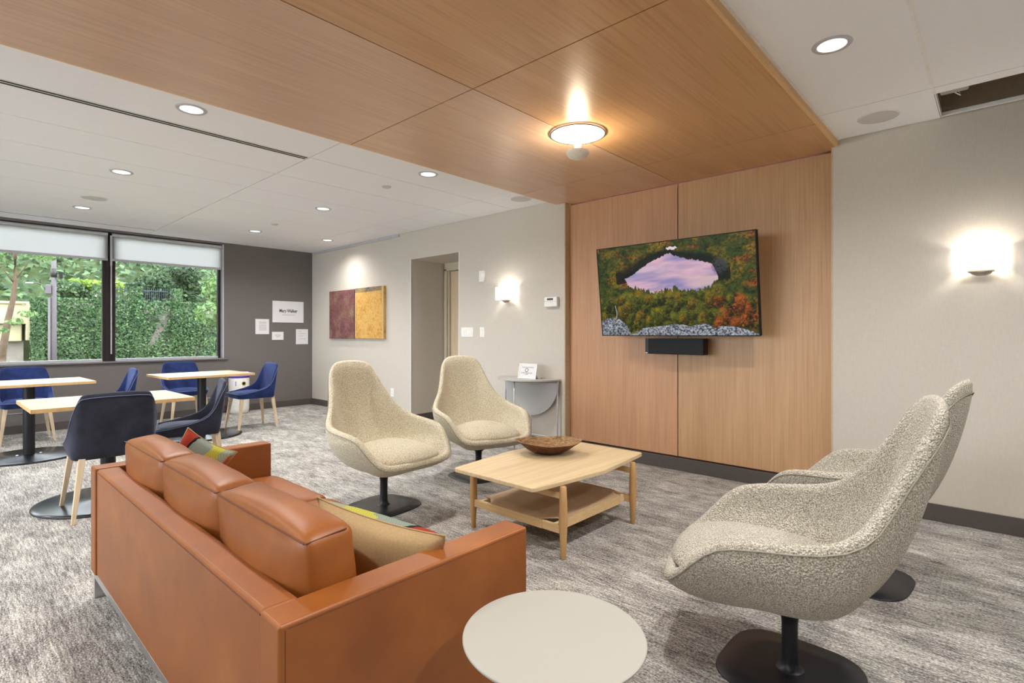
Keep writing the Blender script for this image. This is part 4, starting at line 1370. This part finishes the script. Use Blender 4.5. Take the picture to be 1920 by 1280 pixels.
# fence on the wall
def fence(y0, y1, label):
    t = thing('iron_fence', label, 'fence', (GX - .15, y0, 1.93), 0, 'iron fences on the retaining wall')
    L = y1 - y0
    b = MB(); b.box(-.012, .012, 0, L, .04, .06); b.box(-.012, .012, 0, L, .36, .385); b.build('rail', 'fence_black', t)
    k = int(L / .045)
    for i in range(k):
        y = .04 + i * L / k
        b = MB(); b.box(-.005, .005, y - .005, y + .005, -.1, .44); b.build('picket', 'fence_black', t)
fence(2.76, 3.24, 'black iron fence on the ivy wall left of the middle pillar')
fence(3.48, 4.12, 'black iron fence on the ivy wall right of the middle pillar')

def tree(name, label, base, height, blobs, n, size, mat, group=None, trunk=.09, lean=(0, 0)):
    t = thing(name, label, 'tree', base, 0, group)
    bx_, by_, bz_ = base
    pts = [(0, 0, 0), (lean[0] * .3, lean[1] * .3, height * .35), (lean[0] * .7, lean[1] * .7, height * .7), (lean[0], lean[1], height)]
    b = MB(); b.tube(pts, trunk, 10, [trunk, trunk * .8, trunk * .55, trunk * .25])
    for k in range(6):
        bl = blobs[k % len(blobs)]
        s0 = Vector(pts[2]) * (.7 + .05 * k)
        e0 = Vector((bl[0], bl[1], bl[2]))
        b.tube([s0, (s0 + e0) / 2 + Vector((0, 0, .1)), e0], trunk * .3, 6, [trunk * .35, trunk * .25, trunk * .08])
    b.build('trunk', 'bark', t, True)
    P_, N_ = crown_pts(blobs, n)
    leaf_mesh('foliage', P_, N_, size, mat, t)
    return t
def blobs_in(cx_, cy_, cz_, rx, ry, rz_, k, r0, seed):
    r_s = np.random.RandomState(seed)
    out = []
    for i in range(k):
        d = r_s.normal(0, 1, 3); d /= np.linalg.norm(d)
        q_ = r_s.rand() ** .5
        out.append((cx_ + d[0] * rx * q_, cy_ + d[1] * ry * q_, cz_ + d[2] * rz_ * q_, r0 * r_s.uniform(.6, 1.2), r0 * r_s.uniform(.5, .9)))
    return out
# leaning dark-stemmed tree at the left
t = thing('tree', 'leaning bare stemmed tree outside the left window pane', 'tree', (-13.0, .15, -1.2))
b = MB(); b.tube([(0, .45, 0), (.0, .60, 1.5), (0, .63, 2.1), (0, .70, 2.64), (0, .765, 3.02), (0, .80, 3.4), (0, .79, 3.8), (0, .76, 5)], .05, 10, [.07, .062, .056, .050, .040, .036, .030, .02])
b.tube([(0, .78, 3.3), (.1, .65, 3.5), (.1, .5, 3.8)], .01, 6, [.014, .009, .004]); b.tube([(0, .79, 3.35), (.1, .92, 3.6), (.1, 1.05, 3.9)], .01, 6, [.014, .009, .004])
b.build('trunk', 'bark', t, True)
P_, N_ = crown_pts([(.1, .45, 3.75, .25, .12), (.2, 1.1, 3.85, .3, .12), (.1, .7, 4.4, .5, .3), (.3, .95, 2.75, .14, .05), (.3, .78, 2.62, .12, .05), (.3, .6, 2.45, .12, .04)], 1500)
leaf_mesh('foliage', P_, N_, .035, 'leaf_light', t)
tree('tree', 'light green leafy tree outside, filling the right side of the right pane', (-12.3, 4.75, -1.2), 3.4, blobs_in(0, -.1, 2.9, .7, .75, 1.1, 26, .34, 3), 7500, .055, 'leaf_light', None, .06, (.1, .3))
tree('shrub', 'low bright shrub outside at the bottom right of the window', (-13.4, 4.9, -1.2), 1.2, blobs_in(0, 0, 1.5, .8, .75, .5, 14, .32, 8), 3000, .05, 'leaf_light', None, .04)
tree('shrub', 'low feathery shrub outside at the bottom left of the window', (-13.6, .75, -1.2), 1.2, blobs_in(0, 0, 1.62, .6, .6, .22, 12, .22, 9), 2600, .04, 'leaf_light', None, .04)
names = ['round bushy tree beyond the iron fence, left of centre', 'conical evergreen tree rising beyond the fence', 'tall wide tree at the back, far left', 'tall tree at the back behind the utility pole', 'tall tree at the back above the lime hedge', 'tall tree at the back behind the right pane', 'tall tree at the back behind the light green tree', 'broad tree at the far back right']
spec = [((-18.3, 4.3, -.2), (0, 0, 3.0, .4, .45, .5), 'leaf_dark', 3600), ((-18.8, 5.2, -.2), (0, 0, 3.2, .5, .5, 1.1), 'leaf_dark', 4500),
        ((-21, -1.0, 0), (0, 0, 3.2, 1.6, 2.2, 2.2), 'leaf_mid', 8000), ((-22, 2.2, 0), (0, 0, 3.2, 1.5, 1.9, 2.3), 'leaf_mid', 8000),
        ((-23, 4.8, 0), (0, 0, 3.2, 1.5, 1.9, 2.6), 'leaf_mid', 8000), ((-22, 7.0, 0), (0, 0, 3.0, 1.5, 1.8, 2.6), 'leaf_light', 7000),
        ((-20.5, 8.6, 0), (0, 0, 2.6, 1.4, 1.8, 2.4), 'leaf_mid', 7000), ((-24, 11.0, 0), (0, 0, 3.2, 1.6, 2.4, 2.8), 'leaf_mid', 6000)]
for i, (nm, (bs, bl, mm, n)) in enumerate(zip(names, spec)):
    tree('tree', nm, (bs[0], bs[1], -1.2), 3.0, blobs_in(bl[0], bl[1], bl[2] + .6, bl[3], bl[4], bl[5], 26, .55 if i > 1 else .32, 20 + i), n, .065 if i > 1 else .045, mm, 'trees beyond the retaining wall', .12)
P_, N_ = crown_pts(blobs_in(-17.0, 2.95, 2.42, .3, .75, .06, 16, .16, 51), 4000)
o = leaf_mesh('hedge', P_, N_, .05, 'leaf_lime'); tag(o, 'bright lime green hedge on top of the retaining wall', 'hedge', None, 'stuff')
P_, N_ = crown_pts(blobs_in(-16.9, 2.3, 2.25, .3, .5, .15, 14, .22, 52), 3400)
o = leaf_mesh('hedge', P_, N_, .05, 'leaf_mid'); tag(o, 'darker green hedge on the wall behind the utility pole', 'hedge', None, 'stuff')
# dark hillside behind everything
b = MB()
rows = []
for i in range(30):
    row = []
    for j in range(60):
        u, v_ = i / 29, j / 59
        y = -14 + 36 * v_
        x = -17.9 - 16 * u
        z = (-1.3 if i == 0 else 1.3) + 7.5 * u ** .8 + .5 * noise.noise((x * .4, y * .4, 0))
        row.append((x, y, z))
    rows.append(row)
b.grid(rows)
o = b.build('hillside', 'soil', None, True); tag(o, 'green wooded hillside rising behind the garden', 'hillside', None, 'structure')
n = 26000
uu = rng.rand(n); yv = rng.uniform(-9, 18, n)
x_ = -18 - 12 * uu; z_ = 1.35 + 7.5 * ((x_ + 18) / -16) ** .8
pos = np.stack([x_, yv, z_ + rng.uniform(0, .9, n)], 1)
o = leaf_mesh('undergrowth', pos, np.tile([.7, 0, .7], (n, 1)), .10, 'leaf_mid', None, .7)
tag(o, 'leafy undergrowth covering the hillside behind the trees', 'undergrowth', None, 'stuff')
# utility pole
t = thing('utility_pole', 'grey utility pole with boxes and a lamp arm outside the window', 'utility pole', (-14.6, 1.652, -1.2))
b = MB(); b.tube([(0, 0, 0), (0, 0, 3.0), (0, 0, 5.4)], .06, 14, [.055, .046, .036]); b.build('pole', 'pole_metal', t, True)
b = MB(); b.tube([(.02, -.075, 0), (.02, -.075, 3.15)], .022, 12); b.build('conduit', 'pole_metal', t, True)
b = MB(); b.box(-.06, .06, -.14, -.045, 3.22, 3.42); b.build('meter_box', 'pole_metal', t, bevel=.02)
b = MB(); b.tube([(0, -.13, 3.3), (0, -.19, 3.42), (0, -.26, 3.45), (0, -.34, 3.44)], .009, 8); b.build('lamp_arm', 'pole_metal', t, True)
b = MB(); b.box(-.04, .04, -.44, -.32, 3.425, 3.45); b.build('lamp_head', 'grey_alu', t, bevel=.02)
b = MB(); b.box(-.05, .05, .09, .14, 3.56, 3.70); b.tube([(0, 0, 3.66), (0, .1, 3.66)], .008, 8); b.build('camera_box', 'black_plastic', t, bevel=.01)
b = MB(); b.tube([(0, 0, 3.58), (0, 0, 3.76)], .052, 12); b.tube([(0.04, 0, 3.6), (.05, .06, 3.5), (.04, .09, 3.58)], .005, 6); b.build('transformer_collar', 'bronze', t, True)
# concrete structure at the left
t = thing('concrete_building', 'pale beige concrete balcony structure outside at far left', 'building', (-16.5, 1.50, -1.2))
b = MB(); b.box(-1, .0, -6, -.10, 2.62, 3.06); b.box(-1, -.12, -6, -.18, 2.22, 2.62); b.build('parapet', 'beige_concrete', t, bevel=.02)
b = MB(); b.box(-.9, .06, -.12, .0, 2.24, 3.12); b.build('pier', 'beige_concrete', t, bevel=.02)
b = MB(); b.tube([(.02, -6, 3.10), (.02, -.02, 3.10)], .035, 12); b.build('coping_rail', 'beige_concrete', t, True)
b = MB(); b.box(-1, -.3, -6, -.14, 0, 2.22); b.build('lower_wall', 'grey_concrete', t)
